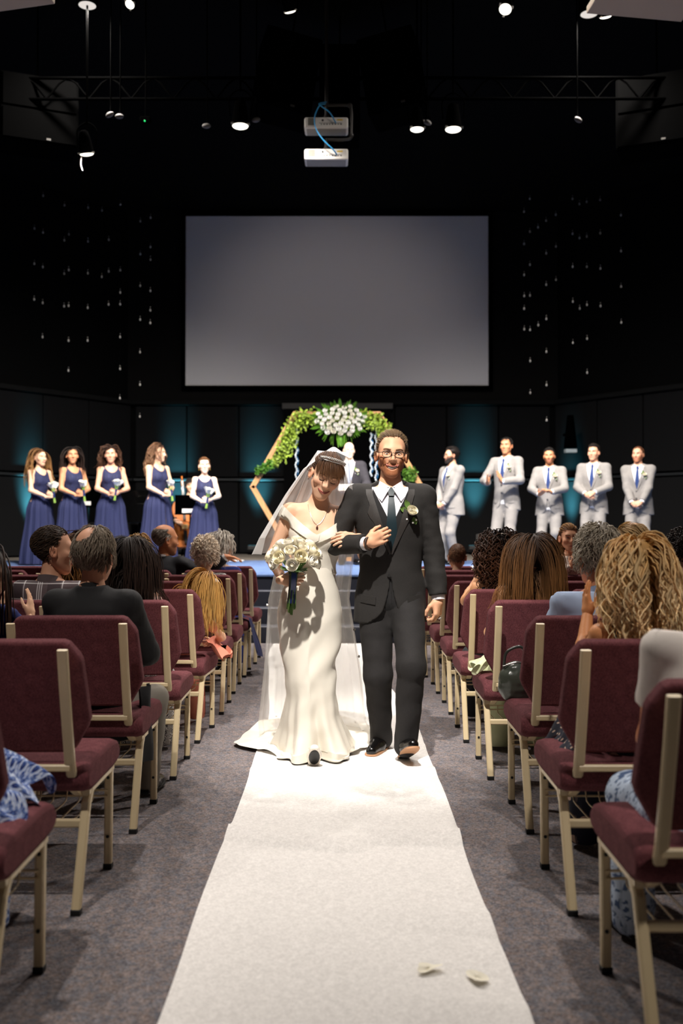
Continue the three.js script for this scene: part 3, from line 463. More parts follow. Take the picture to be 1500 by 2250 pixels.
function basis(pos, yDir, zDir, s = 1) { const y = yDir.clone().normalize(), z = zDir.clone().addScaledVector(y, -zDir.dot(y)).normalize(), x = y.clone().cross(z); return new THREE.Matrix4().makeBasis(x, y, z).scale(V(s, s, s)).setPosition(pos); }
function ik(S, W, a, b, hint) { const d = W.clone().sub(S), L = Math.min(d.length(), (a + b) * .992); d.normalize(); const w = S.clone().addScaledVector(d, L), k = (a * a - b * b + L * L) / (2 * L), h = Math.sqrt(Math.max(0, a * a - k * k)), p = hint.clone().addScaledVector(d, -hint.dot(d)).normalize(); return [S.clone().addScaledVector(d, k).addScaledVector(p, h), w]; }

// ---------------------------------------------------------------- people
const MAN = { ref: 1.8, hip: .927, shx: .178, shy: .523, neck: .585, head: .755, ua: .31, fa: .265, hand: 1, armR: [.05, .041, .038, .028], neckR: [.062, .055], thigh: [.088, .056, .05, .038],
  rows: [[-.14, .13, .10, -.01], [-.05, .165, .115, -.012], [.05, .165, .112], [.17, .150, .105, .006], [.28, .160, .115, .006], [.40, .175, .122, .004], [.48, .170, .110, -.004], [.54, .138, .088, -.012], [.585, .078, .066, -.012], [.61, .058, .058, -.01]] };
const FEM = { ref: 1.68, hip: .87, shx: .152, shy: .468, neck: .525, head: .688, ua: .28, fa: .24, hand: .9, armR: [.041, .035, .032, .023], neckR: [.049, .044], thigh: [.086, .052, .046, .033],
  rows: [[-.13, .135, .10, -.012], [-.04, .170, .118, -.014], [.06, .150, .104, -.006], [.165, .116, .086, .002], [.25, .126, .094, .004], [.33, .142, .104, .006], [.41, .142, .096, 0], [.47, .118, .078, -.008], [.515, .066, .056, -.01], [.545, .047, .048, -.01]] };
const SKIN = { fair: 0xe2b595, tan: 0xc98d66, rosy: 0xd9a283, deep: 0xa86f4c, pale: 0xebc9b0 };
function person(o) {
  const B = o.fem ? FEM : MAN, s = o.h / B.ref * (o.bulk ? 1 : 1), fat = o.fat ?? 1, root = thing('person', o.label, 'person', o.pos, o.turn ?? 0, o.group);
  const P = { o, B, s, fat, root, fem: o.fem, cell: o.cell ?? .014 };
  const hipY = o.sit !== undefined ? o.sit + .1 * s : (o.hipY ?? B.hip * s), [lean = 0, yaw = 0, roll = 0] = o.torso ?? [], hp = V(...(o.hip ?? [0, hipY, 0]));
  P.T = new THREE.Matrix4().compose(hp, new THREE.Quaternion().setFromEuler(new THREE.Euler(lean, yaw, roll, 'YXZ')), V(s, s, s)); P.Ti = P.T.clone().invert(); P.hip = hp;
  P.tp = (x, y, z) => V(x, y, z).applyMatrix4(P.T); P.td = (x, y, z) => V(x, y, z).transformDirection(P.T);
  const e = P.Ti.elements; P.inT = (f) => (x, y, z) => f(e[0] * x + e[4] * y + e[8] * z + e[12], e[1] * x + e[5] * y + e[9] * z + e[13], e[2] * x + e[6] * y + e[10] * z + e[14]) * s;
  P.arm = {}; P.leg = {};
  for (const [k, q] of [['L', 1], ['R', -1]]) {
    const a = o['arm' + k] ?? {}, S = P.tp(q * B.shx * (1 + (fat - 1) * .4), B.shy + (a.lift ?? 0), a.fwd ?? 0), w = a.w ? V(...a.w) : P.tp(q * (B.shx + .055 * fat), B.shy - .52, .05), [E, W] = ik(S, w, B.ua * s, B.fa * s, V(...(a.e ?? [q * .5, -.2, -1])));
    P.arm[k] = { S, E, W, dir: a.dir ? V(...a.dir) : W.clone().sub(E).normalize(), palm: a.palm ? V(...a.palm) : V(-q, 0, 0), hand: a.hand ?? [.35, .04, .4], show: a.show !== false, q };
    const l = o['leg' + k] ?? {}, H = P.tp(q * .088, -.03, 0), f = V(...(l.f ?? (o.sit !== undefined ? [q * .13 * s, .085, .46 * s] : [q * .10 * s, .085, 0]))), [K, A] = ik(H, f, (o.fem ? .40 : .43) * s, (o.fem ? .385 : .42) * s, V(...(l.k ?? (o.sit !== undefined ? [q * .1, 1, .6] : [q * .1, 0, 1]))));
    P.leg[k] = { H, K, A, yaw: l.yaw ?? q * .15, pitch: l.pitch ?? 0, roll: l.roll ?? 0, q };
  }
  // head
  const [hy = 0, hpit = 0, hroll = 0] = o.head ?? [], hs = (o.headScale ?? .97) * (o.kid ? 1 : Math.sqrt(s)), Rq = new THREE.Quaternion().setFromRotationMatrix(new THREE.Matrix4().extractRotation(P.T)).multiply(new THREE.Quaternion().setFromEuler(new THREE.Euler(hpit, hy, hroll, 'YXZ')));
  const piv = P.tp(0, B.head - .095 + (o.neckUp ?? 0), -.005 + (o.neckFwd ?? 0)), hc = V(0, .095, .012).multiplyScalar(hs).applyQuaternion(Rq).add(piv);
  P.H = new THREE.Matrix4().compose(hc, Rq, V(hs, hs, hs)); P.Hi = P.H.clone().invert(); P.hs = hs; P.face = { fem: o.fem, smile: o.smile, open: o.open, wide: o.wide, beard: o.beard, cell: o.headCell ?? .0055, flush: o.flush };
  P.hd = headOf(P.face); P.hp = (x, y, z) => V(x, y, z).applyMatrix4(P.H);
  P.onFace = (x, y, off = 0) => { let z = .16; for (let i = 0; i < 40; i++) { const d = P.hd.f(x, y, z); if (d < .0004) break; z -= d * .8; } return V(x, y, z + off); };
  // body
  const rows = B.rows.map(([y, rx, rz, cz]) => [y, rx * lerp(1, fat, smooth(.56, .42, y)), rz * lerp(1, fat * (o.belly && y < .3 && y > -.05 ? 1.15 : 1), smooth(.56, .42, y)), cz]), trunk = P.inT(loft(rows)); P.rows = rows;
  const body = [trunk]; const r = B.armR.map((q) => q * s * lerp(1, fat, .6)), t = B.thigh.map((q) => q * s * lerp(1, fat, .6)); P.ar = r; P.th = t;
  body.push(cone(P.tp(0, B.neck - .06, -.012), piv.clone().lerp(hc, .25), B.neckR[0] * s * lerp(1, fat, .4), B.neckR[1] * s * lerp(1, fat, .4)));
  const limbs = [];
  for (const k of ['L', 'R']) { const a = P.arm[k], l = P.leg[k]; body.push(cone(P.tp(a.q * B.shx * .55, B.shy + .005, -.005), a.S, r[0] * 1.05, r[0] * 1.05)); limbs.push(cone(a.S, a.E, r[0], r[1])); limbs.push(union([cone(a.E, a.E.clone().lerp(a.W, .3), r[1], r[2] * 1.06), cone(a.E.clone().lerp(a.W, .3), a.W, r[2] * 1.06, r[3])], .02)); body.push(cone(l.H, l.K, t[0], t[1]), cone(l.K, l.K.clone().lerp(l.A, .35), t[1], t[2] * 1.1), cone(l.K.clone().lerp(l.A, .35), l.A, t[2] * 1.1, t[3])); }
  if (o.fem) for (const q of [-1, 1]) body.push(P.inT(ell([q * .058, .335, .070], [.056 * (o.bust ?? 1), .055, .052 * (o.bust ?? 1)])));
  const core = union(body, .03), lim = union(limbs, .025); P.core = core; P.flesh = (x, y, z) => smin(core(x, y, z), lim(x, y, z), .022);
  const pts = [hc, ...['L', 'R'].flatMap((k) => [P.arm[k].S, P.arm[k].E, P.arm[k].W, P.leg[k].H, P.leg[k].K, P.leg[k].A])];
  P.pts = pts; P.cutY = o.cutY ?? -1; const shrink = o.shrink ?? .004, g = [meshField((x, y, z) => P.flesh(x, y, z) + (y < P.cutY ? shrink : 0), reach([...pts, P.tp(-.17 * fat, 0, -.12 * fat), P.tp(.17 * fat, .3, .14 * fat)], .11 * s), P.cell), P.hd.g.clone().applyMatrix4(P.H)];
  for (const k of ['L', 'R']) { const a = P.arm[k]; if (!a.show) continue; const h = handOf(a.hand[0], a.hand[1], a.hand[2], o.handCell ?? .0055); g.push((k === 'L' ? mirrored(h) : h).applyMatrix4 ? (k === 'L' ? mirrored(h) : h.clone()).applyMatrix4(basis(a.W, a.dir, a.palm, B.hand * s * (o.handScale ?? 1))) : null); }
  const skin = M(o.skin ?? SKIN.fair, .5, { vertexColors: true, sheen: .15, sheenRoughness: .5, sheenColor: new THREE.Color(0xffc0a0), specularIntensity: .6 });
  part('body', join(g), skin, root);
  P.skin = skin; P.outer = P.flesh;
  return P;
}
// facial details that lie on the face: brows, eyes, lips
function faceParts(P, { brow = 0x3a2618, lip = 0xb0655a, eye = 'open', smile = .3, open = false, browW = .0042, iris = 0x4a3424 } = {}) {
  const B = []; for (const s of [-1, 1]) { const pts = []; for (let i = 0; i <= 6; i++) { const u = i / 6; pts.push(P.onFace(s * lerp(.013, .050, u), .0215 + .0075 * Math.sin(u * 2.2) - .004 * u, -.0005)); } B.push(new THREE.TubeGeometry(new THREE.CatmullRomCurve3(pts), 12, browW, 5)); }
  part('eyebrows', join(B).applyMatrix4(P.H), M(brow, .8), P.root);
  for (const s of [-1, 1]) {
    if (eye === 'open') { const c = P.onFace(s * .0315, 0, -.0062), e = part('eye', new THREE.SphereGeometry(.0098, 14, 10).scale(1.25, P.o.smile ? .40 : .50, .72).translate(c.x, c.y, c.z).applyMatrix4(P.H), M(0xe8e2da, .25), P.root); part('iris', new THREE.SphereGeometry(.0050, 12, 8).scale(1, P.o.smile ? .7 : .92, .5).translate(c.x, c.y, c.z + .0052).applyMatrix4(P.H), M(iris, .15), e); }
    const pts = []; for (let i = 0; i <= 6; i++) { const u = i / 6, x = s * lerp(.0185, .0455, u); pts.push(P.onFace(x, eye === 'closed' ? -.0065 - .0028 * Math.sin(u * PI) : .0036 + .0042 * Math.sin(u * PI), .0004)); } part('eyelashes', new THREE.TubeGeometry(new THREE.CatmullRomCurve3(pts), 12, eye === 'closed' ? .0017 : .0014, 5).applyMatrix4(P.H), M(0x1c120c, .7), P.root);
  }
  const cur = (x, y0) => y0 + smile * .020 * (x / .03) ** 2, w = .023 + smile * (open ? .020 : .014), U = [], L = [], n = 12;
  for (let i = 0; i <= n; i++) { const x = lerp(-w, w, i / n), q = 1 - (x / w) ** 2; U.push(P.onFace(x, cur(x, open ? -.0665 : -.0690) + (open ? .0015 : .0022) * q, open ? .001 : -.0012)); L.push(P.onFace(x, cur(x, open ? -.0835 + .0175 * (1 - q) : -.0745 + .0055 * (1 - q)) , open ? .001 : -.0010)); }
  const lips = join([U, L].map((p, i) => new THREE.TubeGeometry(new THREE.CatmullRomCurve3(p), 24, open ? (i ? .0030 : .0023) : i ? .0040 : .0032, 6)));
  part('lips', lips.applyMatrix4(P.H), M(lip, .45), P.root);
  if (open) part('teeth', sheet((u, v) => { const x = lerp(-w * .84, w * .84, u), c = P.onFace(0, -.062, 0).z; return V(x, cur(x, lerp(-.0670, -.0770, v)) - .0006, .0905 - 7 * x * x + .0 * c); }, 20, 4).applyMatrix4(P.H), M(0xe9e2d4, .3), P.root);
  else part('mouth_line', new THREE.TubeGeometry(new THREE.CatmullRomCurve3(U.map((p, i) => p.clone().lerp(L[i], .5).add(V(0, 0, .0022)))), 20, .0011, 5).applyMatrix4(P.H), M(0x5a2a26, .6), P.root);
}
function glasses(P, color = 0x14100e, { w = .0225, h = .0155, r = .0013, lens = true, y = -.002 } = {}) {
  const g = []; const z = P.onFace(0, 0, 0).z - .012 + .006;
  for (const s of [-1, 1]) { const c = V(s * .033, y, z + .012), pts = []; for (let i = 0; i <= 20; i++) { const a = i / 20 * 2 * PI, ca = Math.cos(a), sa = Math.sin(a); pts.push(V(c.x + Math.sign(ca) * w * Math.abs(ca) ** .7, c.y + Math.sign(sa) * h * Math.abs(sa) ** .75, c.z - Math.abs(ca) * .001 - (Math.sign(ca) === s ? Math.abs(ca) * .006 : 0))); } g.push(new THREE.TubeGeometry(new THREE.CatmullRomCurve3(pts, true), 40, r, 6)); g.push(tube([[c.x - w, c.y + h * .7, c.z - .001], [c.x, c.y + h, c.z + .001], [c.x + w, c.y + h * .7, c.z - .003]], r * 1.5, 6, 12));
    g.push(tube([[s * (.033 + w), y + h * .55, z + .006], [s * .078, y + h * .5, z - .02], [s * .084, y + .006, .0], [s * .084, y - .004, -.02]], r * 1.1, 5, 16)); }
  g.push(tube([[-.011, y + .004, z + .012], [0, y + .007, z + .015], [.011, y + .004, z + .012]], r, 5, 8));
  const m = part('glasses', join(g).applyMatrix4(P.H), M(color, .35), P.root);
  if (lens) for (const s of [-1, 1]) part('lens', new THREE.CircleGeometry(1, 20).scale(w * .95, h * .95, 1).translate(s * .033, y, z + .0105).applyMatrix4(P.H), MAT.glass, m);
}
// a strip of cloth that lies on a field, between two edges given in the torso's x, y; projected from the front (or the back)
function strip(P, field, Lp, Rp, nu, nv, off, thick = .003, side = 1) {
  const at = (A, v) => { const t = v * (A.length - 1), i = Math.min(A.length - 2, Math.floor(t)), u = t - i; return [lerp(A[i][0], A[i + 1][0], u), lerp(A[i][1], A[i + 1][1], u)]; };
  const dir = P.td(0, 0, -side).normalize(), hit = (x, y) => { const q = P.tp(x, y, side * .34); let t = 0; for (let i = 0; i < 60; i++) { const d = field(q.x, q.y, q.z); if (d < .0006) break; q.addScaledVector(dir, d * .7); t += d * .7; if (t > .5) break; } return q; };
  const rows = []; for (let j = 0; j <= nv; j++) { const a = at(Lp, j / nv), b = at(Rp, j / nv), row = []; for (let i = 0; i <= nu; i++) row.push(hit(lerp(a[0], b[0], i / nu), lerp(a[1], b[1], i / nu))); rows.push(row); }
  const out = P.td(0, 0, side).normalize(), f = (o) => (u, v) => rows[Math.round(v * nv)][Math.round(u * nu)].clone().addScaledVector(out, o);
  const top = sheet(f(off), nu, nv), bot = sheet(f(off - thick), nu, nv), rim = [[0, null], [1, null], [null, 0], [null, 1]].map(([cu, cv]) => sheet((u, v) => f(lerp(off - thick, off, v))(cu ?? u, cv ?? u), cu === null ? nu : nv, 1));
  return metreUv(join([top, bot, ...rim]));
}
const clipOver = (f, plane) => (x, y, z) => smax(f(x, y, z), plane(x, y, z), .004);
const ruck = (amp, ax = 5, ay = 12, sd = 0) => (x, y, z) => amp * (N3(x * ax + sd, y * ay, z * ax) + .5 * N3(x * ax * 2.3, y * ay * 2 + sd, z * ax * 2.3));
function sleeveField(P, k, r0, r1, r2, end = 1, amp = .006) {
  const a = P.arm[k], W = a.E.clone().lerp(a.W, end), s = P.s, dir = W.clone().sub(a.E).normalize(), f = union([cone(a.S, a.E, r0 * s, r1 * s), cone(a.E, W.clone().addScaledVector(dir, .04 * s), r1 * s, r2 * s)], .02), w = ruck(amp, 9, 15, a.q * 3);
  return (x, y, z) => Math.max(f(x, y, z) + w(x, y, z), (x - W.x) * dir.x + (y - W.y) * dir.y + (z - W.z) * dir.z);
}
function shortSleeve(P, k, r0, frac) { const a = P.arm[k], W = a.S.clone().lerp(a.E, frac), d = a.E.clone().sub(a.S).normalize(), f = cone(a.S, a.E, r0 * P.s, r0 * P.s * .95), w = ruck(.004, 8, 20, 2); return (x, y, z) => Math.max(f(x, y, z) + w(x, y, z), (x - W.x) * d.x + (y - W.y) * d.y + (z - W.z) * d.z); }
const grown = (P, by, extra = 1) => P.rows.map(([y, rx, rz, cz]) => [y, rx * extra + by, rz * extra + by, cz]);

function trousers(P, mat, { wide = 1, amp = .006, cell, low = .02 } = {}) {
  const s = P.s, list = [P.inT(loft([[-.17, .13, .10, -.01], [-.05, .178 * P.fat, .128 * P.fat, -.01], [.06, .172 * P.fat, .122 * P.fat], [.14, .158 * P.fat, .114 * P.fat]]))];
  for (const k of ['L', 'R']) { const l = P.leg[k]; list.push(cone(l.H, l.K, .102 * s * wide * lerp(1, P.fat, .6), .076 * s * wide), cone(l.K, l.A.clone().add(V(0, -.03, 0)), .076 * s * wide, .063 * s * wide)); }
  const u = union(list, .03), w = ruck(amp, 8, 11, 5), L = P.leg.L, R = P.leg.R, f = (x, y, z) => Math.max(u(x, y, z) + w(x, y, z), low - y);
  part('trousers', meshField(f, reach([L.H, L.K, L.A, R.H, R.K, R.A, P.tp(0, .12, 0), P.tp(-.17 * P.fat, 0, -.1), P.tp(.17 * P.fat, 0, .13 * P.fat)], .12 * s), cell ?? P.cell * 1.25, null), mat, P.root);
}
const shoeCache = new Map();
function shoes(P, mat, { cell = .006, sole, heel = 0, lace } = {}) {
  const s = P.s * (P.fem ? .93 : 1);
  if (!shoeCache.has(cell)) shoeCache.set(cell, meshField((x, y, z) => Math.max(union([cone(V(0, .04, -.065), V(0, .036, .03), .036, .040), cone(V(0, .034, .03), V(.004, .026, .135), .043, .030), cone(V(0, .08, -.05), V(0, .05, -.03), .036, .04)], .03)(x, y, z), .010 - y), [-.06, -.005, -.13, .06, .13, .19], cell));
  const soleG = (() => { const sp = new THREE.Shape(); sp.moveTo(-.033, -.10); sp.bezierCurveTo(-.04, -.02, -.05, .06, -.034, .14); sp.bezierCurveTo(-.02, .17, .03, .17, .038, .14); sp.bezierCurveTo(.052, .06, .04, -.02, .033, -.10); sp.bezierCurveTo(.02, -.112, -.02, -.112, -.033, -.10); return new THREE.ExtrudeGeometry(sp, { depth: .010, bevelEnabled: false }).rotateX(PI / 2).scale(1, 1, 1).translate(0, .012, 0); })();
  for (const k of ['L', 'R']) { const l = P.leg[k], m = new THREE.Matrix4().compose(V(l.A.x, l.A.y - .085 * s, l.A.z), new THREE.Quaternion().setFromEuler(new THREE.Euler(l.pitch, l.yaw, l.roll, 'YXZ')), V(s, s, s)), fix = (g) => g.clone().applyMatrix4(new THREE.Matrix4().makeTranslation(0, -.085 * 0, .04)).applyMatrix4(m);
    const sh = part('shoe', fix(shoeCache.get(cell)), mat, P.root); part('sole', fix(soleG), sole ?? MAT.cap, sh); part('heel', fix(box(.06, .024, .06, 0, .012, -.07, .004)), MAT.cap, sh);
    if (lace) for (let i = 0; i < 4; i++) part('lace', fix(tube([[-.018, .072 - i * .006, .0 + i * .014], [0, .080 - i * .007, .002 + i * .014], [.018, .072 - i * .006, 0 + i * .014]], .0022, 5, 8)), MAT.cap, sh); }
}
function suit(P, { cloth: mat, shirt = cloth(0xf1eff0), tie = cloth(0x1d3a6a), vest, trouser, cell, lapel, vLow = .20, vW = .088, boutonniere = true, amp = .006, collar = true, openHem = true, backView = false }) {
  const s = P.s, F = P.fat, c = cell ?? P.cell, B = P.B;
  const rows = [[-.17, .208, .152, -.004], [-.08, .200, .146, -.004], [.04, .186, .138], [.17, .172, .130, .006], [.28, .180, .138, .006], [.40, .194, .144, .004], [.48, .190, .130, -.004], [.54, .158, .104, -.010], [.585, .092, .084, -.012], [.615, .078, .076, -.012]].map(([y, a, b, d]) => [y, a * lerp(1, F, smooth(.56, .42, y)), b * lerp(1, F, smooth(.56, .42, y)), d]);
  const trunk = P.inT(loft(rows)), list = [trunk]; for (const k of ['L', 'R']) { const a = P.arm[k]; list.push(cone(P.tp(a.q * B.shx * .5, B.shy + .012, -.006), a.S.clone().add(P.td(a.q, 0, 0).multiplyScalar(.008)), .066 * s, .068 * s)); }
  const tors = union(list, .035), w1 = ruck(amp, 4, 7, 1), sl = ['L', 'R'].map((k) => sleeveField(P, k, .070 * lerp(1, F, .5), .060 * lerp(1, F, .4), .050, .93, amp)), whole = (x, y, z) => smin(smin(tors(x, y, z) + w1(x, y, z), sl[0](x, y, z), .02), sl[1](x, y, z), .02);
  const open = P.inT((x, y, z) => { const v = y > vLow ? lerp(0, vW, clamp((y - vLow) / (.54 - vLow))) : openHem ? (y < .08 ? lerp(.004, .07, clamp((.08 - y) / .25) ** 1.6) + (y < -.09 ? ((-.09 - y) / .08) ** 2 * .06 : 0) : 0) : 0; return v <= 0 ? 1 : Math.max(Math.abs(x + .004) - v, .02 - z); });
  const jacket = backView ? whole : (x, y, z) => Math.max(whole(x, y, z), -open(x, y, z));
  const A = P.arm, bx = reach([A.L.S, A.L.E, A.L.W, A.R.S, A.R.E, A.R.W, P.tp(-.2 * F, -.15, -.12 * F), P.tp(.2 * F, -.15, .14 * F), P.tp(0, .6, 0)], .09 * s);
  part('jacket', meshField(jacket, bx, c), mat, P.root); P.outer = whole; P.jacketTorso = tors;
  trousers(P, trouser ?? mat, { cell: c * 1.3, amp });
  // shirt body, collar and cuffs
  const sRows = rows.map(([y, a, b, d]) => [y, a - .022, b - .020, d]).filter((r) => r[0] > -.1), shTop = P.inT((x, y) => y - .578), shTrunk = P.inT(loft(sRows)), shf = (x, y, z) => Math.max(Math.min(P.core(x, y, z) - .006 * s, shTrunk(x, y, z)), shTop(x, y, z)); P.shirtField = shf;
  part('shirt', meshField(shf, reach([P.tp(-.16 * F, -.05, -.12 * F), P.tp(.16 * F, .6, .13 * F)], .05 * s), c * 1.4), shirt, P.root);
  if (collar) {
    const ring = sheet((u, v) => { const a = (u - .5) * 2 * PI, back = .5 - .5 * Math.cos(a), r = lerp(.072, .063, v); return P.tp(Math.sin(a) * r * 1.0, lerp(.572, .615, v) + .018 * back * 1 - (1 - back) * .035 * 1, -.008 + Math.cos(a) * r * 1.02); }, 40, 4, true);
    part('collar', ring, shirt, P.root);
    if (!backView) for (const q of [-1, 1]) part('collar', strip(P, P.inT((x, y, z) => Math.min(Math.hypot(x, (z + .006) / 1.05) - .074 - clamp(.60 - y, 0, .1) * .45, loft(sRows)(x, y, z))), [[q * .004, .575], [q * .03, .535], [q * .052, .497]], [[q * .062, .612], [q * .070, .58], [q * .082, .53]], 8, 8, .004, .003), shirt, P.root);
  }
  for (const k of ['L', 'R']) { const a = A[k], d = a.W.clone().sub(a.E).normalize(), p = a.E.clone().lerp(a.W, .90), q = a.W.clone().addScaledVector(d, .006 * s); part('cuff', tube([p, p.clone().lerp(q, .5), q], .037 * s, 14, 4), shirt, P.root); }
  if (!backView) {
    const tf = (x, y, z) => Math.min(shf(x, y, z));
    if (tie) { part('tie', strip(P, tf, [[-.013, .535], [-.020, .47], [-.030, .34], [-.034, .16]], [[.013, .535], [.020, .47], [.030, .34], [.034, .16]], 6, 14, .010, .006), tie, P.root); part('tie_knot', strip(P, tf, [[-.021, .575], [-.018, .55], [-.012, .528]], [[.021, .575], [.018, .55], [.012, .528]], 6, 6, .019, .012), tie, P.root); }
    if (vest) for (const q of [-1, 1]) part('vest', strip(P, tf, [[q * .002, .37], [q * .002, .25], [q * .002, .10], [q * .0, -.10]], [[q * .10, .57], [q * .11, .40], [q * .11, .15], [q * .11, -.10]], 10, 18, .008, .004), vest, P.root);
    const edge = (y) => lerp(0, vW, clamp((y - vLow) / (.54 - vLow)));
    for (const q of [-1, 1]) {
      const L = [], R = []; for (let i = 0; i <= 12; i++) { const y = lerp(vLow - .005, .565, i / 12), e = edge(y); L.push([q * (e - .002) - .004, y]); const notch = y > .455 ? (y > .475 ? .034 : .05) : lerp(.008, .068, clamp((y - vLow) / .30)); R.push([q * (e + notch) - .004, y - (y > .40 && y < .475 ? .012 : 0)]); }
      part('lapel', strip(P, tors, L, R, 6, 24, .007, .005), lapel ?? mat, P.root);
      part('pocket_flap', strip(P, tors, [[q * .085 * F, -.02], [q * .088 * F, -.065]], [[q * .165 * F, -.01], [q * .168 * F, -.055]], 8, 4, .009, .006), mat, P.root);
    }
    for (const y of [vLow - .01, vLow - .12]) { const b = P.tp(-.014, y, .34); const d = P.td(0, 0, -1); for (let i = 0; i < 40; i++) { const e = tors(b.x, b.y, b.z); if (e < .001) break; b.addScaledVector(d, e * .7); } part('button', new THREE.CylinderGeometry(.009, .009, .006, 14).rotateX(PI / 2).translate(b.x, b.y, b.z + .004), MAT.cap, P.root); }
    if (boutonniere) { const b = P.tp(.105, .435, .34), d = P.td(0, 0, -1); for (let i = 0; i < 40; i++) { const e = tors(b.x, b.y, b.z); if (e < .001) break; b.addScaledVector(d, e * .7); } P.pin = b; bout(P, b, boutonniere === true ? 1 : boutonniere); }
  }
}
// ---------------------------------------------------------------- flowers
const roseG = (() => { const out = [], petal = (r, h, a, open, tilt) => sheet((u, v) => { const t = (u - .5) * 2.3, w = Math.sin(Math.min(1, v * 1.15) * PI * .5), R = r * (.32 + .68 * w) * (1 + open * v * v * .55), y = h * (v - .15) - open * .25 * h * Math.max(0, v - .7) * 2 - .012 * h * t * t * v; return V(Math.sin(t * .78 + a) * R, y, Math.cos(t * .78 + a) * R); }, 8, 6);
  out.push(petal(.30, 1.05, 0, -.5), petal(.32, 1.02, 2.1, -.4), petal(.34, 1.0, 4.2, -.4)); for (let i = 0; i < 4; i++) out.push(petal(.46, 1.12, i * 1.57 + .4, -.3)); for (let i = 0; i < 5; i++) out.push(petal(.60, 1.08, i * 1.256 + .9, -.1)); for (let i = 0; i < 5; i++) out.push(petal(.74, .95, i * 1.256, .25)); out.push(new THREE.SphereGeometry(.30, 10, 8).scale(1, 1.3, 1).translate(0, .35, 0)); return join(out); })();
const leafG = (len, wid, bend = .2) => sheet((u, v) => V((u - .5) * wid * Math.sin(Math.min(1, v * 1.02) * PI) ** .8, v * len, bend * len * v * v + Math.abs(u - .5) * wid * .35), 2, 6);
function bout(P, b, k = 1) {
  const g = new THREE.Group(); g.name = 'boutonniere'; P.root.add(g); g.position.copy(b); const out = P.td(0, 0, 1); g.position.addScaledVector(out, .012); g.rotation.y = Math.atan2(out.x, out.z);
  const r = part('flower', roseG, MAT.rose, g); r.scale.setScalar(.030 * k); r.rotation.set(.9, 0, -.3); r.position.set(0, 0, 0);
  const green = M(0x61803a, .5); for (const [x, y, rz, l] of [[-.014, .004, 1.0, .040], [-.008, .016, .35, .045], [.010, -.018, 3.5, .034]]) { const f = part('leaf', leafG(l * k, .024 * k, .12), green, g); f.position.set(x * k, y * k, -.004); f.rotation.z = rz; }
  for (const [x, y] of [[.022, -.03], [.008, -.042], [-.018, -.028]]) part('berry', new THREE.SphereGeometry(.0045 * k, 8, 6).translate(x * k, y * k, .008), MAT.white, g);
}
// ---------------------------------------------------------------- hair
function lock(pts, w, flat = .45, sides = 5, c0, c1) {
  const n = pts.length, pos = [], idx = [], col = []; let side = V(1, 0, 0);
  for (let i = 0; i < n; i++) {
    const d = pts[Math.min(n - 1, i + 1)].clone().sub(pts[Math.max(0, i - 1)]).normalize(); side.addScaledVector(d, -side.dot(d)); if (side.lengthSq() < 1e-6) side = V(0, 0, 1); side.normalize(); const up = d.clone().cross(side), t = i / (n - 1), r = w * (t < .15 ? lerp(.55, 1, t / .15) : t > .6 ? lerp(1, .18, (t - .6) / .4) : 1);
    for (let k = 0; k < sides; k++) { const a = k / sides * 2 * PI, q = pts[i].clone().addScaledVector(side, Math.cos(a) * r).addScaledVector(up, Math.sin(a) * r * flat); pos.push(q.x, q.y, q.z); col.push(lerp(c0[0], c1[0], t), lerp(c0[1], c1[1], t), lerp(c0[2], c1[2], t)); }
    if (i) for (let k = 0; k < sides; k++) { const a = (i - 1) * sides + k, b = (i - 1) * sides + (k + 1) % sides; idx.push(a, b, a + sides, b, b + sides, a + sides); }
  }
  return { pos, idx, col };
}
function locksGeo(list) { let nv = 0, ni = 0; for (const l of list) { nv += l.pos.length; ni += l.idx.length; } const p = new Float32Array(nv), c = new Float32Array(nv), x = new Uint32Array(ni); let a = 0, b = 0; for (const l of list) { p.set(l.pos, a); c.set(l.col, a); const o = a / 3; for (const i of l.idx) x[b++] = i + o; a += l.pos.length; } const g = new THREE.BufferGeometry(); g.setAttribute('position', new THREE.BufferAttribute(p, 3)); g.setAttribute('color', new THREE.BufferAttribute(c, 3)); g.setIndex(new THREE.BufferAttribute(x, 1)); g.computeVertexNormals(); return g; }
const lin = (hex) => { const c = new THREE.Color(hex); return [c.r, c.g, c.b]; };
const hairline = (p, low = -.085, front = .072, temple = 1.9) => p.y > Math.max(low, front - Math.max(0, .046 - p.z) * temple);
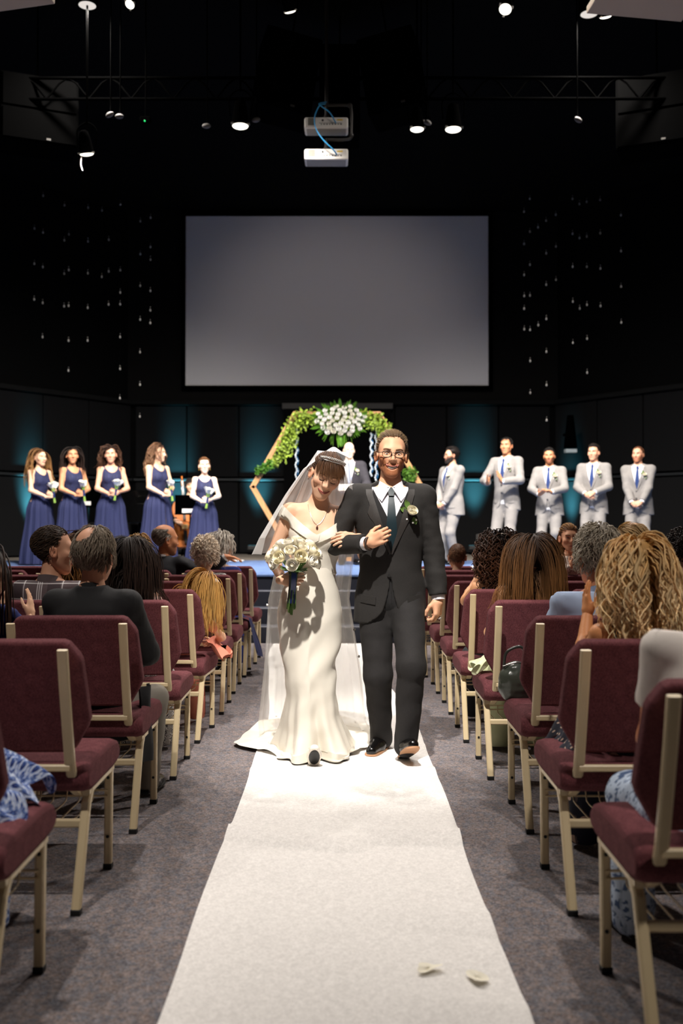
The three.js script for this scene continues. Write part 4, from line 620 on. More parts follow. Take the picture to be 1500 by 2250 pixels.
/* n locks, len metres, seg, w width, wave [amp, freq], curl radius, comb: direction bias in head axes, lift: stand-off from the scalp, bald(p) -> true where no hair grows, gravity 0..1 */
function hair(P, { n = 160, len = .05, seg = 8, w = .006, color = 0x4a3020, tip, vary = .25, wave = [0, 0], curl = 0, comb = [0, 0, 0], lift = .004, grav = .5, bald, seed = 1, low, front, temple, cap = true, capGrow = 1.03, fall = 1, crown = [0, .105, -.055], body = true, spike = 0, name = 'hair', thick = .5, lenFn, accept, hug = 0, parting = 0, clear = len > .15 }) {
  const r = rng(seed * 77 + 5), C = V(0, .035, -.014), rad = V(.0755, .086, .096), list = [], c0 = lin(color), c1 = lin(tip ?? color), down = V(0, -1, 0), bodyF = P.outer, hf = P.hd.f;
  const g = [];
  if (cap) { const s = new THREE.SphereGeometry(1, 40, 28), p = s.attributes.position, keep = []; for (let i = 0; i < p.count; i++) { const q = V(p.getX(i), p.getY(i), p.getZ(i)), k = capGrow + .012 * N3(q.x * 9, q.y * 9, q.z * 9 + seed); const h = V(C.x + q.x * rad.x * k, C.y + q.y * rad.y * k, C.z + q.z * rad.z * k); keep.push(hairline(h, low, (front ?? .072) + .006, temple) && !(bald && bald(h))); p.setXYZ(i, h.x, h.y, h.z); } const ix = []; const I = s.index.array; for (let i = 0; i < I.length; i += 3) if (keep[I[i]] && keep[I[i + 1]] && keep[I[i + 2]]) ix.push(I[i], I[i + 1], I[i + 2]); s.setIndex(ix); s.computeVertexNormals(); tint(s, ...c0.map((q) => q * .8)); g.push(s.applyMatrix4(P.H)); }
  const cr = V(...crown); let made = 0, tries = 0;
  while (made < n && tries++ < n * 12) {
    const z = r() * 2 - 1, a = r() * 2 * PI, q = Math.sqrt(1 - z * z), d = V(q * Math.cos(a), z, q * Math.sin(a)), root = V(C.x + d.x * rad.x * 1.015, C.y + d.y * rad.y * 1.015, C.z + d.z * rad.z * 1.015);
    if (!hairline(root, low, front, temple) || (bald && bald(root)) || (accept && !accept(root))) continue; made++;
    const nrm = V(d.x / rad.x, d.y / rad.y, d.z / rad.z).normalize(); let t = root.clone().sub(cr).add(V(...comb)); if (parting) t.x += (root.x > cr.x ? 1 : -1) * parting; t.addScaledVector(nrm, -t.dot(nrm)); if (t.lengthSq() < 1e-6) t = V(0, 0, -1); t.normalize(); t.addScaledVector(nrm, spike + .15).normalize();
    const L = (lenFn ? lenFn(root) : len) * (1 - vary * .5 + r() * vary), S = seg, ds = L / S, layer = lift * (.3 + r() * 1.0), k = .88 + r() * .62, ca = c0.map((x) => x * k), cb = c1.map((x) => x * k), ph = r() * 6.28, wf = wave[1] * (.8 + r() * .4), wa = wave[0] * (.6 + r() * .8), cd = r() < .5 ? -1 : 1;
    let pos = root.clone().applyMatrix4(P.H), vel = t.transformDirection(P.H); const pts = [pos.clone()];
    for (let i = 1; i <= S; i++) {
      const u = i / S; vel.lerp(down, grav * fall * clamp(u * 2.2 + .1) * .55).normalize(); pos = pos.clone().addScaledVector(vel, ds);
      const h = pos.clone().applyMatrix4(P.Hi); const e = hf(h.x, h.y, h.z); if (e < layer + .001) { const qn = V((h.x - C.x) / rad.x ** 2, (h.y - C.y) / rad.y ** 2, (h.z - C.z) / rad.z ** 2).normalize(); h.addScaledVector(qn, layer + .001 - e); pos = h.applyMatrix4(P.H); } else if (hug && e > layer + .003) { const qn = V((h.x - C.x) / rad.x ** 2, (h.y - C.y) / rad.y ** 2, (h.z - C.z) / rad.z ** 2).normalize(); h.addScaledVector(qn, -(e - layer - .002) * hug); const np = h.applyMatrix4(P.H); vel = np.clone().sub(pts[pts.length - 1]).normalize(); pos = np; }
      if (clear) { const f = pos.clone().applyMatrix4(P.Hi); if (f.z > .03 && f.y < .075 && f.y > -.14 && Math.abs(f.x) < .068) { f.x = (root.x > cr.x ? 1 : -1) * .070; f.z = Math.min(f.z, .055); pos = f.applyMatrix4(P.H); } }
      if (body && L > .1) { const e2 = bodyF(pos.x, pos.y, pos.z), m = .008 + layer * .6; if (e2 < m) { const E = .006, gx = bodyF(pos.x + E, pos.y, pos.z) - e2, gy = bodyF(pos.x, pos.y + E, pos.z) - e2, gz = bodyF(pos.x, pos.y, pos.z + E) - e2, gl = Math.hypot(gx, gy, gz) || 1; pos.add(V(gx / gl, gy / gl, gz / gl).multiplyScalar(m - e2)); } }
      const pv = pos.clone(), sd = vel.clone().cross(V(d.x, 0, d.z).lengthSq() > .001 ? V(d.x, 0, d.z).transformDirection(P.H) : V(1, 0, 0)).normalize(), o2 = sd.clone().cross(vel);
      if (wa) pv.addScaledVector(sd, Math.sin(ph + u * wf) * wa * clamp(u * 2)).addScaledVector(o2, Math.cos(ph + u * wf * .8) * wa * .5 * clamp(u * 2));
      if (curl) pv.addScaledVector(sd, Math.sin(ph + u * wf * cd) * curl).addScaledVector(o2, Math.cos(ph + u * wf * cd) * curl);
      pts.push(pv);
    }
    list.push(lock(pts, w * (.7 + r() * .6), thick, w < .003 ? 3 : 4, ca, cb));
  }
  g.push(locksGeo(list));
  part(name, join(g), M(0xffffff, .6, { vertexColors: true, specularIntensity: .4, transmission: .18, thickness: 0 }), P.root);
}

// ---------------------------------------------------------------- the groom
{
  const P = person({ label: 'smiling groom in a dark charcoal suit and glasses walking down the aisle', h: 1.785, pos: [.262, 0, -5.5], turn: 0, torso: [.02, 0, 0], head: [.04, .02, -.05], headScale: 1.03, skin: 0xe2ab88, cell: .016, headCell: .0036, handCell: .004, smile: true, open: true, beard: [.52, .33, .22], flush: [1, .84, .78], wide: .98,
    armR: { w: [-.135, 1.17, .215], e: [-1, -.9, -.35], dir: [.9, .42, .22], palm: [.25, .1, -1], hand: [.62, .02, .35] }, armL: { w: [.262, .86, .03], e: [.5, 0, -1], dir: [-.05, -1, .12], palm: [-.8, 0, -.5], hand: [.75, .02, .5] },
    legL: { f: [.075, .115, .15], yaw: .16, pitch: -.42, k: [.1, 0, 1] }, legR: { f: [-.045, .09, -.13], yaw: -.38, k: [-.05, 0, 1] }, hipY: .905 });
  const wool = cloth(0x2a2725, { map: suitTex }), dark = cloth(0x131213);
  suit(P, { cloth: wool, shirt: cloth(0xe9e6ec), tie: M(0x08232b, .5, { bumpMap: weaveBump, bumpScale: .0004 }), vest: dark, cell: .0075, lapel: cloth(0x37322f, { map: suitTex, roughness: .6 }), vLow: .215, vW: .10, amp: .006, boutonniere: 1.25, trouser: cloth(0x242121, { map: suitTex }) });
  shoes(P, M(0x0c0b0b, .22), { cell: .004, sole: M(0xb98a66, .6), lace: true });
  faceParts(P, { brow: 0x74543a, lip: 0xb87064, smile: .5, open: true, browW: .0036, iris: 0x39424c }); glasses(P, 0x1c1210, { w: .0235, h: .0165, r: .0015 });
  hair(P, { n: 2080, len: .034, seg: 3, w: .0012, color: 0x5a442c, tip: 0x907454, spike: .34, lift: .007, grav: .12, front: .086, temple: 2.3, seed: 3, capGrow: 1.05, crown: [.03, .03, .12], lenFn: (p) => p.y > .07 ? .036 : .018, body: false, low: -.07 });
  const w = P.arm.R, d = w.W.clone().sub(w.E).normalize(); part('bracelet', new THREE.TorusGeometry(.032, .006, 8, 26).applyMatrix4(basis(w.W.clone().addScaledVector(d, .016), V(0, 1, 0).addScaledVector(d, -d.y), d)), M(0x3a2a20, .6), P.root, 'dark beaded bracelet');
  const f = P.arm.L; part('ring', new THREE.TorusGeometry(.0105, .002, 6, 18).applyMatrix4(basis(f.W.clone().add(V(.005, -.105, .03)), V(1, 0, 0), V(0, 1, .2))), MAT.silver, P.root);
}
// ---------------------------------------------------------------- the bride
let BR;
{
  const P = BR = person({ fem: true, label: 'bride in a white off-shoulder satin gown with a tiara and long veil, head bowed', h: 1.68, pos: [-.172, 0, -5.5], torso: [.02, .05, -.07], head: [.12, .36, -.24], neckFwd: .018, headScale: 1.0, skin: 0xdeb092, cell: .0115, headCell: .0036, handCell: .004, smile: true, flush: [1, .8, .76], wide: .97, bust: .92,
    armR: { w: [-.150, .975, .19], e: [-.7, -.5, -1], dir: [1, .05, .55], palm: [.3, 0, -1], hand: [.85, .0, .45] }, armL: { w: [.245, 1.20, .11], e: [.5, -1, -.5], dir: [-.9, -.12, .62], palm: [-.3, -.5, -1], hand: [.38, .04, .2] },
    legR: { f: [.02, .10, .14], pitch: -.6, yaw: .1 }, legL: { f: [.05, .1, -.2], yaw: .1 }, cutY: .98, shrink: .05 });
  const s = P.s, sat = MAT.satin;
  // bodice: follows the body, cut to a wide V that sits off the shoulders
  const rows = grown(P, .007), base = P.inT(loft(rows)), bust = union([-1, 1].map((q) => P.inT(ell([q * .056, .328, .066], [.062, .060, .058]))), .03), band = ['L', 'R'].map((k) => { const a = P.arm[k], d = a.E.clone().sub(a.S).normalize(), c = cone(a.S, a.S.clone().addScaledVector(d, .12), .053, .050); return (x, y, z) => Math.max(c(x, y, z), (x - a.S.x) * d.x + (y - a.S.y) * d.y + (z - a.S.z) * d.z - .052, -((x - a.S.x) * d.x + (y - a.S.y) * d.y + (z - a.S.z) * d.z) - .030); });
  const vee = P.inT((x, y, z) => { const t = Math.abs(x); return (z > -.02 ? .345 + t * .60 + t * t * .9 : .40 + t * .35) - y; }), wr = ruck(.004, 5, 9, 3);
  const whole = (x, y, z) => smin(smin(smin(base(x, y, z), bust(x, y, z), .03), band[0](x, y, z), .03), band[1](x, y, z), .03), low = P.inT((x, y) => .135 - y), bod = (x, y, z) => Math.max(whole(x, y, z) + wr(x, y, z), -vee(x, y, z), low(x, y, z));
  part('bodice', meshField(bod, reach([P.tp(-.2, .02, -.12), P.tp(.2, .5, .14)], .05), .006), sat, P.root);
  for (const q of [-1, 1]) { const L = [], R = []; for (let i = 0; i <= 10; i++) { const t = lerp(q * -.018, q * .195, i / 10), a = Math.abs(t), y = .345 + a * .60 + a * a * .9; L.push([t, y + .002]); R.push([t + q * .006, y - lerp(.038, .072, i / 10)]); } part('neckline_fold', strip(P, whole, L, R, 6, 22, q > 0 ? .010 : .013, .006), sat, P.root); }
  // skirt: fitted to the knee, then flaring into a train that spreads over the runner
  const R = [[1.035, .0, .126, .10, .004], [.976, -.002, .134, .112, 0], [.90, -.008, .158, .126, -.004], [.80, -.012, .178, .14, -.008], [.70, -.008, .178, .144, 0], [.598, -.010, .163, .140, .02], [.498, -.010, .144, .134, .04], [.422, -.004, .136, .132, .05], [.34, .002, .138, .142, .04], [.234, .0, .150, .175, .01], [.143, .01, .172, .215, -.02], [.07, .015, .195, .255, -.04], [.02, .02, .215, .29, -.06]];
  const at = (v) => { const t = v * (R.length - 1), i = Math.min(R.length - 2, Math.floor(t)), u = t - i; return R[i].map((q, k) => lerp(q, R[i + 1][k], u)); };
  const point = (th, v) => { // v 0..1 down the skirt, 1..1.4 out over the floor
    const a = at(Math.min(1, v)), fl = smooth(.52, 1, v), back = .5 - .5 * Math.cos(th), left = Math.max(0, -Math.sin(th)), right = Math.max(0, Math.sin(th)); let k = 1 + fl * (.15 * Math.cos(th * 5 + .6 + v * 1.5) + .09 * Math.cos(th * 8 + 2) + .05 * Math.cos(th * 14));
    const dl = smooth(.3, .45, v) * (1 - smooth(.62, .72, v)); k += .045 * dl * Math.sin(th * 4 + v * 34 + 1) * (.6 + .4 * Math.sin(th * 2)) + .028 * smooth(.2, .35, v) * Math.sin(v * 38 + th * 3.4 + 2 * Math.sin(th * 2)) * (1 - fl) + .03 * smooth(.2, .6, v) * N3(th * 1.7, v * 9, 3);
    const ext = v > 1 ? (v - 1) / .4 : 0, spread = ext * (.62 * back ** 3 + .14 * left * back);
    let x = a[1] + Math.sin(th) * (a[2] * k + spread * .9), z = a[4] + Math.cos(th) * (a[3] * k + spread), y = a[0];
    y += (1 - smooth(.02, .25, a[0])) * 0; if (v >= .93) { const fr = Math.max(0, Math.cos(th - .08)); y += .055 * fr ** 5 * smooth(.93, 1, v) * (1 - ext); if (ext > 0) y = .016 + .030 * (.5 + .5 * Math.sin(th * 6 + ext * 5)) * (1 - ext * .7) + .03 * Math.max(0, N3(x * 6, z * 6, 2)) ; }
    return V(x, y, z); };
  part('skirt', sheet((u, v) => point(u * 2 * PI, v * 1.4), 150, 120, true), sat, P.root);
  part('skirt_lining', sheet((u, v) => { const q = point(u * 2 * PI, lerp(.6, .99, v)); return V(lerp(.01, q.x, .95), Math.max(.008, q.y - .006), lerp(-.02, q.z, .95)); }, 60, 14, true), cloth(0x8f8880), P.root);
  { // raised front shoe
    const l = P.leg.R; const m = new THREE.Matrix4().compose(V(.022, .022, .29), new THREE.Quaternion().setFromEuler(new THREE.Euler(-.8, .06, 0, 'YXZ')), V(1, 1, 1));
    const up = meshField((x, y, z) => Math.max(union([cone(V(0, .035, -.02), V(0, .03, .04), .034, .036), cone(V(0, .03, .04), V(0, .022, .10), .037, .026)], .02)(x, y, z), .012 - y), [-.05, 0, -.08, .05, .09, .15], .004).applyMatrix4(m); const sh = part('shoe', up, M(0xece4d6, .4), P.root);
    part('sole', new THREE.SphereGeometry(1, 20, 10).scale(.029, .006, .066).translate(0, .010, .045).applyMatrix4(m), M(0x141312, .5), sh); for (let i = 0; i < 4; i++) part('toe', new THREE.SphereGeometry(.0085, 10, 8).translate(-.022 + i * .0145, .056, .052).applyMatrix4(m), P.skin, sh);
    const b = new THREE.Matrix4().makeTranslation(.05, 0, -.2); part('shoe', meshField((x, y, z) => Math.max(cone(V(0, .03, -.06), V(0, .025, .08), .032, .03)(x, y, z), .01 - y), [-.05, 0, -.12, .05, .08, .13], .005).applyMatrix4(b), M(0xece4d6, .4), P.root);
  }
  faceParts(P, { brow: 0x6a4830, lip: 0xa85c50, eye: 'closed', smile: .6, browW: .0028 });
  hair(P, { n: 560, len: .11, seg: 7, w: .0028, color: 0x3a2414, tip: 0x5e3e24, lift: .008, grav: .0, hug: .9, spike: -.1, crown: [0, .02, .075], comb: [0, .02, -.03], front: .07, seed: 5, capGrow: 1.05, low: -.06, accept: (p) => p.z < .05 || p.y > .07 });
  hair(P, { n: 340, len: .086, seg: 7, w: .0022, color: 0x402815, tip: 0x55361e, lift: .010, grav: .55, crown: [0, .118, -.005], seed: 6, cap: false, accept: (p) => p.z > .022 && p.y > .082 && Math.abs(p.x) < .058, name: 'fringe' });
  part('hair_bun', meshField((x, y, z) => ell([0, .03, -.125], [.05, .05, .035])(x, y, z) + .004 * Math.sin(60 * Math.atan2(x, y - .03) * .3 + z * 60), [-.07, -.04, -.18, .07, .1, -.07], .005).applyMatrix4(P.H), M(0x4a2f1a, .5), P.root);
  { // tiara
    const t = new THREE.Group(); t.name = 'tiara'; P.root.add(t); const arc = (a, up) => P.hp(Math.sin(a) * .079, .085 + Math.cos(a) * .018 + up, .018 + Math.cos(a) * .050), n = 40; const rim = []; for (let i = 0; i <= n; i++) rim.push(arc(lerp(-1.3, 1.3, i / n), 0));
    part('rim', tube(rim, .0022, 6, 80), MAT.silver, t); const bead = new THREE.SphereGeometry(.0042, 8, 6); for (let i = 1; i < n; i++) { const a = lerp(-1.2, 1.2, i / n), h = .006 + .014 * Math.cos(a) * (i % 2 ? 1 : .55); const q = arc(a, h); part('crystal', bead, M(0xe4e0dc, .1, { metalness: .6 }), t).position.copy(q); part('stalk', tube([arc(a, 0), arc(a, h)], .0012, 4, 2), MAT.silver, t); }
  }
  { // necklace with a drop, earring
    const g = new THREE.Group(); g.name = 'necklace'; P.root.add(g); const F = P.flesh, fr = (x, y) => { const q = P.tp(x, y, .3), d = P.td(0, 0, -1); for (let i = 0; i < 50; i++) { const e = F(q.x, q.y, q.z); if (e < .001) break; q.addScaledVector(d, e * .7); } return q.addScaledVector(d, -.003); };
    const pts = []; for (let i = 0; i <= 16; i++) { const t = lerp(-1, 1, i / 16); pts.push(fr(t * .058, .405 + .105 * t * t)); } part('chain', tube(pts, .0011, 5, 60), MAT.silver, g); part('pendant', new THREE.SphereGeometry(.007, 12, 8).scale(.9, 1.5, .6).translate(...fr(0, .385).toArray()), M(0x4a2c26, .15), g); part('setting', new THREE.SphereGeometry(.0035, 8, 6).translate(...fr(0, .400).toArray()), MAT.silver, g);
    part('earring', new THREE.SphereGeometry(.004, 8, 6).translate(-.084, -.048, .002).applyMatrix4(P.H), M(0x5a4038, .2), P.root);
  }
  // veil: a shoulder layer blown out to the side and a long layer down to the floor
  const crown = P.hp(0, .118, -.035), veil = new THREE.Group(); veil.name = 'veil'; P.root.add(veil);
  const hx = P.hp(0, .03, -.02);
  const layer = (a0, a1, stops, seed, amp) => sheet((u, v) => { const th = lerp(a0, a1, u), t = v * (stops.length - 1), i = Math.min(stops.length - 2, Math.floor(t)), w = t - i, e = smooth(0, 1, w) * .4 + w * .6, A = stops[i](th, u), Bq = stops[i + 1](th, u), q = A.lerp(Bq, e), f = amp * smooth(.05, .6, v) * (Math.sin(u * 38 + seed + 2 * v) + .6 * Math.sin(u * 71 + seed * 2) + .4 * Math.sin(u * 23 + v * 6)); return q.add(V(Math.sin(th) * f, .25 * f * Math.sin(u * 20), Math.cos(th) * f)); }, 110, 70);
  const ring = (c, rx, rz, dy = 0) => (th) => V(c.x + Math.sin(th) * rx, c.y + dy, c.z + Math.cos(th) * rz);
  const puff = .10, up = (th, u) => V(crown.x + Math.sin(th) * .02, crown.y + .012, crown.z + Math.cos(th) * .015);
  part('upper_layer', layer(PI * .42, PI * 1.62, [up, (th, u) => V(crown.x + Math.sin(th) * .085, crown.y - .02 + .052 * Math.sin(u * PI) + .012 * Math.sin(u * 17), crown.z - .005 + Math.cos(th) * .075), ring(hx, .125, .135, 0), (th) => V(hx.x - .02 + Math.sin(th) * (Math.sin(th) < 0 ? .20 : .155), hx.y - .14, hx.z - .03 + Math.cos(th) * .17), (th) => { const l = Math.max(0, -Math.sin(th)); return V(hx.x - .03 + Math.sin(th) * lerp(.18, .34, l), hx.y - .32 - .06 * l, hx.z - .05 + Math.cos(th) * .19); }, (th) => { const l = Math.max(0, -Math.sin(th)); return V(hx.x - .02 + Math.sin(th) * lerp(.19, .40, l * l), hx.y - .42 - .05 * l, hx.z - .06 + Math.cos(th) * .2 - .03 * l); }], 1, .008), MAT.tulle, veil);
  part('long_layer', layer(PI * .62, PI * 1.40, [up, ring(crown, .07, .07, .016), ring(hx, .115, .13, 0), (th) => V(hx.x - .04 + Math.sin(th) * .22, 1.25, hx.z - .06 + Math.cos(th) * .16), (th) => V(-.02 + Math.sin(th) * .25, .85, -.08 + Math.cos(th) * .20), (th) => V(.0 + Math.sin(th) * .30, .45, -.12 + Math.cos(th) * .30), (th) => V(.0 + Math.sin(th) * .34, .12, -.15 + Math.cos(th) * .42), (th) => V(.02 + Math.sin(th) * .36, .03, -.18 + Math.cos(th) * .56), (th) => V(.04 + Math.sin(th) * .42, .025, -.2 + Math.cos(th) * .9)], 4, .012), MAT.tulle, veil);
  { const r = rng(9), src = veil.children[1].geometry.attributes.position; for (let i = 0; i < 14; i++) { const k = Math.floor((.45 + .5 * r()) * src.count); part('lace_flower', moved(roseG, src.getX(k), src.getY(k), src.getZ(k), 1.4, 0, i, .009), MAT.white, veil); } }
}
// ---------------------------------------------------------------- the bride's bouquet
function ball(n, R, seed) { const r = rng(seed), out = []; for (let i = 0; i < n; i++) { const y = 1 - (i + .5) / n * 1.32, a = i * 2.39996, q = Math.sqrt(Math.max(0, 1 - y * y)); out.push([q * Math.cos(a) * R * (1 + .08 * (r() - .5)), y * R * .74, q * Math.sin(a) * R]); } return out; }
{
  const t = thing('bouquet', 'round bouquet of white roses with navy ribbon in the hand of the bride', 'bouquet', [-.262, .99, -5.255]); t.rotation.set(.18, 0, -.07);
  ball(24, .108, 4).forEach(([x, y, z], i) => { const g = part('rose', roseG, M([0xf6f0de, 0xf8f3e6, 0xf3ebd0][i % 3], .6), t); g.position.set(x, y + .10, z); g.scale.setScalar(.036 + .004 * (i % 3)); g.quaternion.setFromUnitVectors(V(0, 1, 0), V(x, y * 1.1 + .03, z).normalize()); });
  const stems = []; for (let i = 0; i < 20; i++) { const a = i * 2.4, r = .006 + .012 * (i % 3) / 2; stems.push(tube([[Math.cos(a) * .06, .085, Math.sin(a) * .06], [Math.cos(a) * .028, .045, Math.sin(a) * .028], [Math.cos(a) * r, -.02, Math.sin(a) * r], [Math.cos(a) * r * 1.25, -.16 - .012 * (i % 4), Math.sin(a) * r * 1.25]], .0038, 6, 12)); }
  stems.forEach((g) => part('stem', g, MAT.stem, t)); const leaf = leafG(.075, .04, .25); for (let i = 0; i < 10; i++) { const l = part('leaf', leaf, M(0x35501f, .5), t); l.position.set(0, .03, 0); l.rotation.set(1.0, i * .63, 0, 'YXZ'); }
  part('ribbon', new THREE.LatheGeometry([[.023, .02], [.021, -.02], [.020, -.08], [.022, -.135]].map(([a, b]) => new THREE.Vector2(a, b)), 20), M(0x14244f, .35), t); part('ribbon_tail', sheet((u, v) => V(.004 + (u - .5) * .026, .035 - v * .12, .026 + .008 * Math.sin(v * 5)), 3, 12), M(0x1a2c62, .32), t);
  part('ribbon_bow', join([-1, 1].map((q) => sheet((u, v) => { const a = v * 2 * PI; return V(q * (.012 + .026 * (1 - Math.cos(a))), .03 + .012 * Math.sin(a), .02 + (u - .5) * .016); }, 2, 20))), M(0x0e1a3c, .35), t);
}

// ---------------------------------------------------------------- the wedding party on the stage
const STAGE = .69;
function smallBouquet(P, pos, label, seed) {
  const w = V(...pos).applyMatrix4(P.root.matrixWorld.copy(new THREE.Matrix4().compose(P.root.position, P.root.quaternion, V(1, 1, 1)))), t = thing('bouquet', label, 'bouquet', [w.x, w.y, w.z]); t.rotation.z = seed % 2 ? .12 : -.15;
  const r = rng(seed), pet = sheet((u, v) => { const a = (u - .5) * 5.6, rr = .010 + .030 * v ** 1.5 * (1 + .25 * Math.cos(a)); return V(Math.sin(a) * rr, v * .085 + .012 * Math.cos(a) * v, Math.cos(a) * rr); }, 14, 7);
  for (let i = 0; i < 9; i++) { const a = i * 2.4, q = i ? .035 + .02 * (i % 3) / 2 : 0, b = part('calla_lily', pet, M(0xf6f4e6, .5), t); b.position.set(Math.cos(a) * q * .7, .02 + .02 * r(), Math.sin(a) * q * .7); b.rotation.set(Math.sin(a) * q * 9, r() * 6, -Math.cos(a) * q * 9); b.scale.setScalar(.85); part('spadix', new THREE.CylinderGeometry(.003, .004, .05, 6).translate(0, .05, 0), M(0xd8c860, .6), b); }
  part('stems', join([...Array(7).keys()].map((i) => tube([[Math.cos(i) * .03, .035, Math.sin(i) * .03], [Math.cos(i) * .01, -.04, Math.sin(i) * .01], [Math.cos(i) * .012, -.19, Math.sin(i) * .012]], .005, 6, 8))), M(0x86a84a, .5), t); part('ribbon', new THREE.CylinderGeometry(.017, .016, .09, 14).translate(0, -.07, 0), M(0x1b2a5a, .4), t);
}
function bridesmaid(o) {
  const s = o.h / 1.68, wy = o.hands ?? .98;
  const P = person({ fem: true, cell: .020, headCell: .006, handCell: .007, skin: SKIN.fair, flush: [1, .86, .82], headScale: 1.0, cutY: STAGE > 0 ? .9 * s : 0, shrink: .03, ...o, group: 'bridesmaids in navy gowns', pos: [o.x, STAGE, o.z ?? -14.6],
    armR: { w: [-.045, wy * s, .225], e: [-1, -.5, -.6], dir: [.75, .25, .55], palm: [.6, 0, -.8], hand: [.75, .02, .4] }, armL: { w: [.055, (wy + .03) * s, .215], e: [1, -.5, -.6], dir: [-.75, .1, .6], palm: [-.6, 0, -.8], hand: [.7, .02, .4] } });
  const navy = cloth(0x171e44), lace = M(0xffffff, .8, { map: navyLaceTex, bumpMap: feltBump, bumpScale: .002 });
  const base = P.inT(loft(grown(P, .008))), bust = union([-1, 1].map((q) => P.inT(ell([q * .057, .333, .068], [.063, .061, .058]))), .03), strap = ['L', 'R'].map((k) => cone(P.tp(P.arm[k].q * .07, .49, -.005), P.tp(P.arm[k].q * .125, .47, -.005), .036 * s, .042 * s)), cut = P.inT((x, y, z) => Math.max(Math.min(.13 - y, 1), -(1 - Math.hypot(x / .088, (y - .545) / .115)) * -.08)), hole = P.inT((x, y) => (Math.abs(x) - .148 + Math.max(0, y - .42) * .15));
  const neck = P.inT((x, y, z) => (1 - Math.hypot(x / .092, (y - .55) / (z > 0 ? .125 : .09))) * .09), low = P.inT((x, y) => .125 - y), f = (x, y, z) => Math.max(smin(smin(smin(base(x, y, z), bust(x, y, z), .03), strap[0](x, y, z), .03), strap[1](x, y, z), .03), neck(x, y, z), low(x, y, z), hole(x, y, z));
  part('bodice', meshField(f, reach([P.tp(-.17, .1, -.1), P.tp(.17, .55, .14)], .05), .010), lace, P.root); P.outer = (x, y, z) => Math.min(P.flesh(x, y, z), base(x, y, z));
  const wb = P.tp(0, .165, 0); part('waistband', sheet((u, v) => { const a = u * 2 * PI, q = P.tp(Math.sin(a) * .131, lerp(.14, .185, v), .002 + Math.cos(a) * .102); return q; }, 40, 2, true), lace, P.root);
  const n = 11 + (o.h * 100 | 0) % 4; part('skirt', sheet((u, v) => { const a = u * 2 * PI, y = lerp(.165 * s + P.hip.y, .012, v), hipK = smooth(0, .25, v), r = lerp(.126, .195, hipK) + .085 * smooth(.2, 1, v), pl = 1 + (.035 + .05 * v) * (Math.cos(n * a + 3 * Math.sin(a)) + .5 * Math.cos(2.6 * n * a)) * smooth(0, .12, v); return V(Math.sin(a) * r * s * pl, y, .005 + Math.cos(a) * r * s * .82 * pl); }, 170, 28, true), navy, P.root);
  P.root.updateMatrix(); smallBouquet(P, [.03, (wy + .10) * s, .275], o.bouquet, Math.round(o.h * 100));
  faceParts(P, { smile: .25, browW: .0034, brow: o.brow ?? 0x3a2416, lip: 0xb8605c });
  return P;
}
const wavy = { parting: .05, n: 150, seg: 13, w: .0085, wave: [.014, 15], lift: .022, grav: .75 };
{
  let P = bridesmaid({ x: -4.45, h: 1.69, turn: .95, head: [-.05, .03, 0], label: 'bridesmaid in a navy gown with long golden brown hair, leftmost of the five', bouquet: 'bunch of white calla lilies held by the leftmost bridesmaid' }); hair(P, { ...wavy, len: .48, color: 0x5c3c20, tip: 0xa87c4a, seed: 21, crown: [.012, .10, .07] });
  P = bridesmaid({ x: -3.97, h: 1.725, turn: .75, head: [-.35, 0, 0], skin: SKIN.tan, label: 'bridesmaid in a navy gown with long dark hair and tanned skin, second from left', bouquet: 'bunch of white calla lilies held by the second bridesmaid from left', brow: 0x1c120c }); hair(P, { ...wavy, len: .42, color: 0x17100c, tip: 0x33221a, seed: 22, wave: [.008, 12], crown: [.012, .10, .07] });
  P = bridesmaid({ x: -3.40, h: 1.74, turn: .40, head: [-.25, .04, .05], label: 'bridesmaid in navy with full wavy dark hair, middle of the five', bouquet: 'bunch of white calla lilies held by the middle bridesmaid', brow: 0x24160e, skin: SKIN.rosy }); hair(P, { ...wavy, n: 210, len: .38, color: 0x2c1a10, tip: 0x5c3c28, seed: 23, wave: [.024, 17], lift: .032, crown: [.012, .10, .07] });
  P = bridesmaid({ x: -2.72, h: 1.765, turn: .85, head: [.5, .05, 0], label: 'bridesmaid in a navy gown seen in profile with light brown curls, fourth from left', bouquet: 'bunch of white calla lilies held by the fourth bridesmaid from left', hands: .96 }); hair(P, { ...wavy, len: .36, color: 0x4a3020, tip: 0x8c684c, seed: 24, wave: [.020, 18], crown: [.012, .10, .07] });
  P = bridesmaid({ x: -2.03, h: 1.56, turn: .22, head: [.0, .02, .04], smile: true, label: 'short bridesmaid in navy with glasses and pinned-up hair, nearest the arch', bouquet: 'bunch of white calla lilies held by the bridesmaid with glasses', skin: SKIN.pale }); glasses(P, 0x4a3024, { lens: false }); hair(P, { n: 260, len: .10, seg: 6, w: .005, color: 0x5a3a22, tip: 0x86603c, seed: 25, hug: .9, spike: -.05, lift: .01, grav: 0, crown: [.01, .03, .08], capGrow: 1.06, low: -.06 }); for (const q of [-1, 1]) part('earring', new THREE.SphereGeometry(.009, 8, 6).scale(1, 1.6, 1).translate(q * .085, -.06, 0).applyMatrix4(P.H), MAT.gold, P.root);
}
function groomsman(o) {
  const P = person({ cell: .020, headCell: .006, handCell: .007, skin: SKIN.rosy, headScale: 1.0, ...o, group: 'groomsmen in pale grey suits', pos: [o.x, STAGE, o.z ?? -14.6] });
  suit(P, { cloth: cloth(0xa6a19d, { map: suitTex }), tie: cloth(0x20386c), cell: .014, amp: .006, boutonniere: 1.15, ...o.suit }); shoes(P, M(0x0b0a0a, .2), { cell: .009 }); faceParts(P, { brow: 0x1e140e, smile: .3, lip: 0xa05a4e, ...o.faceO });
  return P;
}
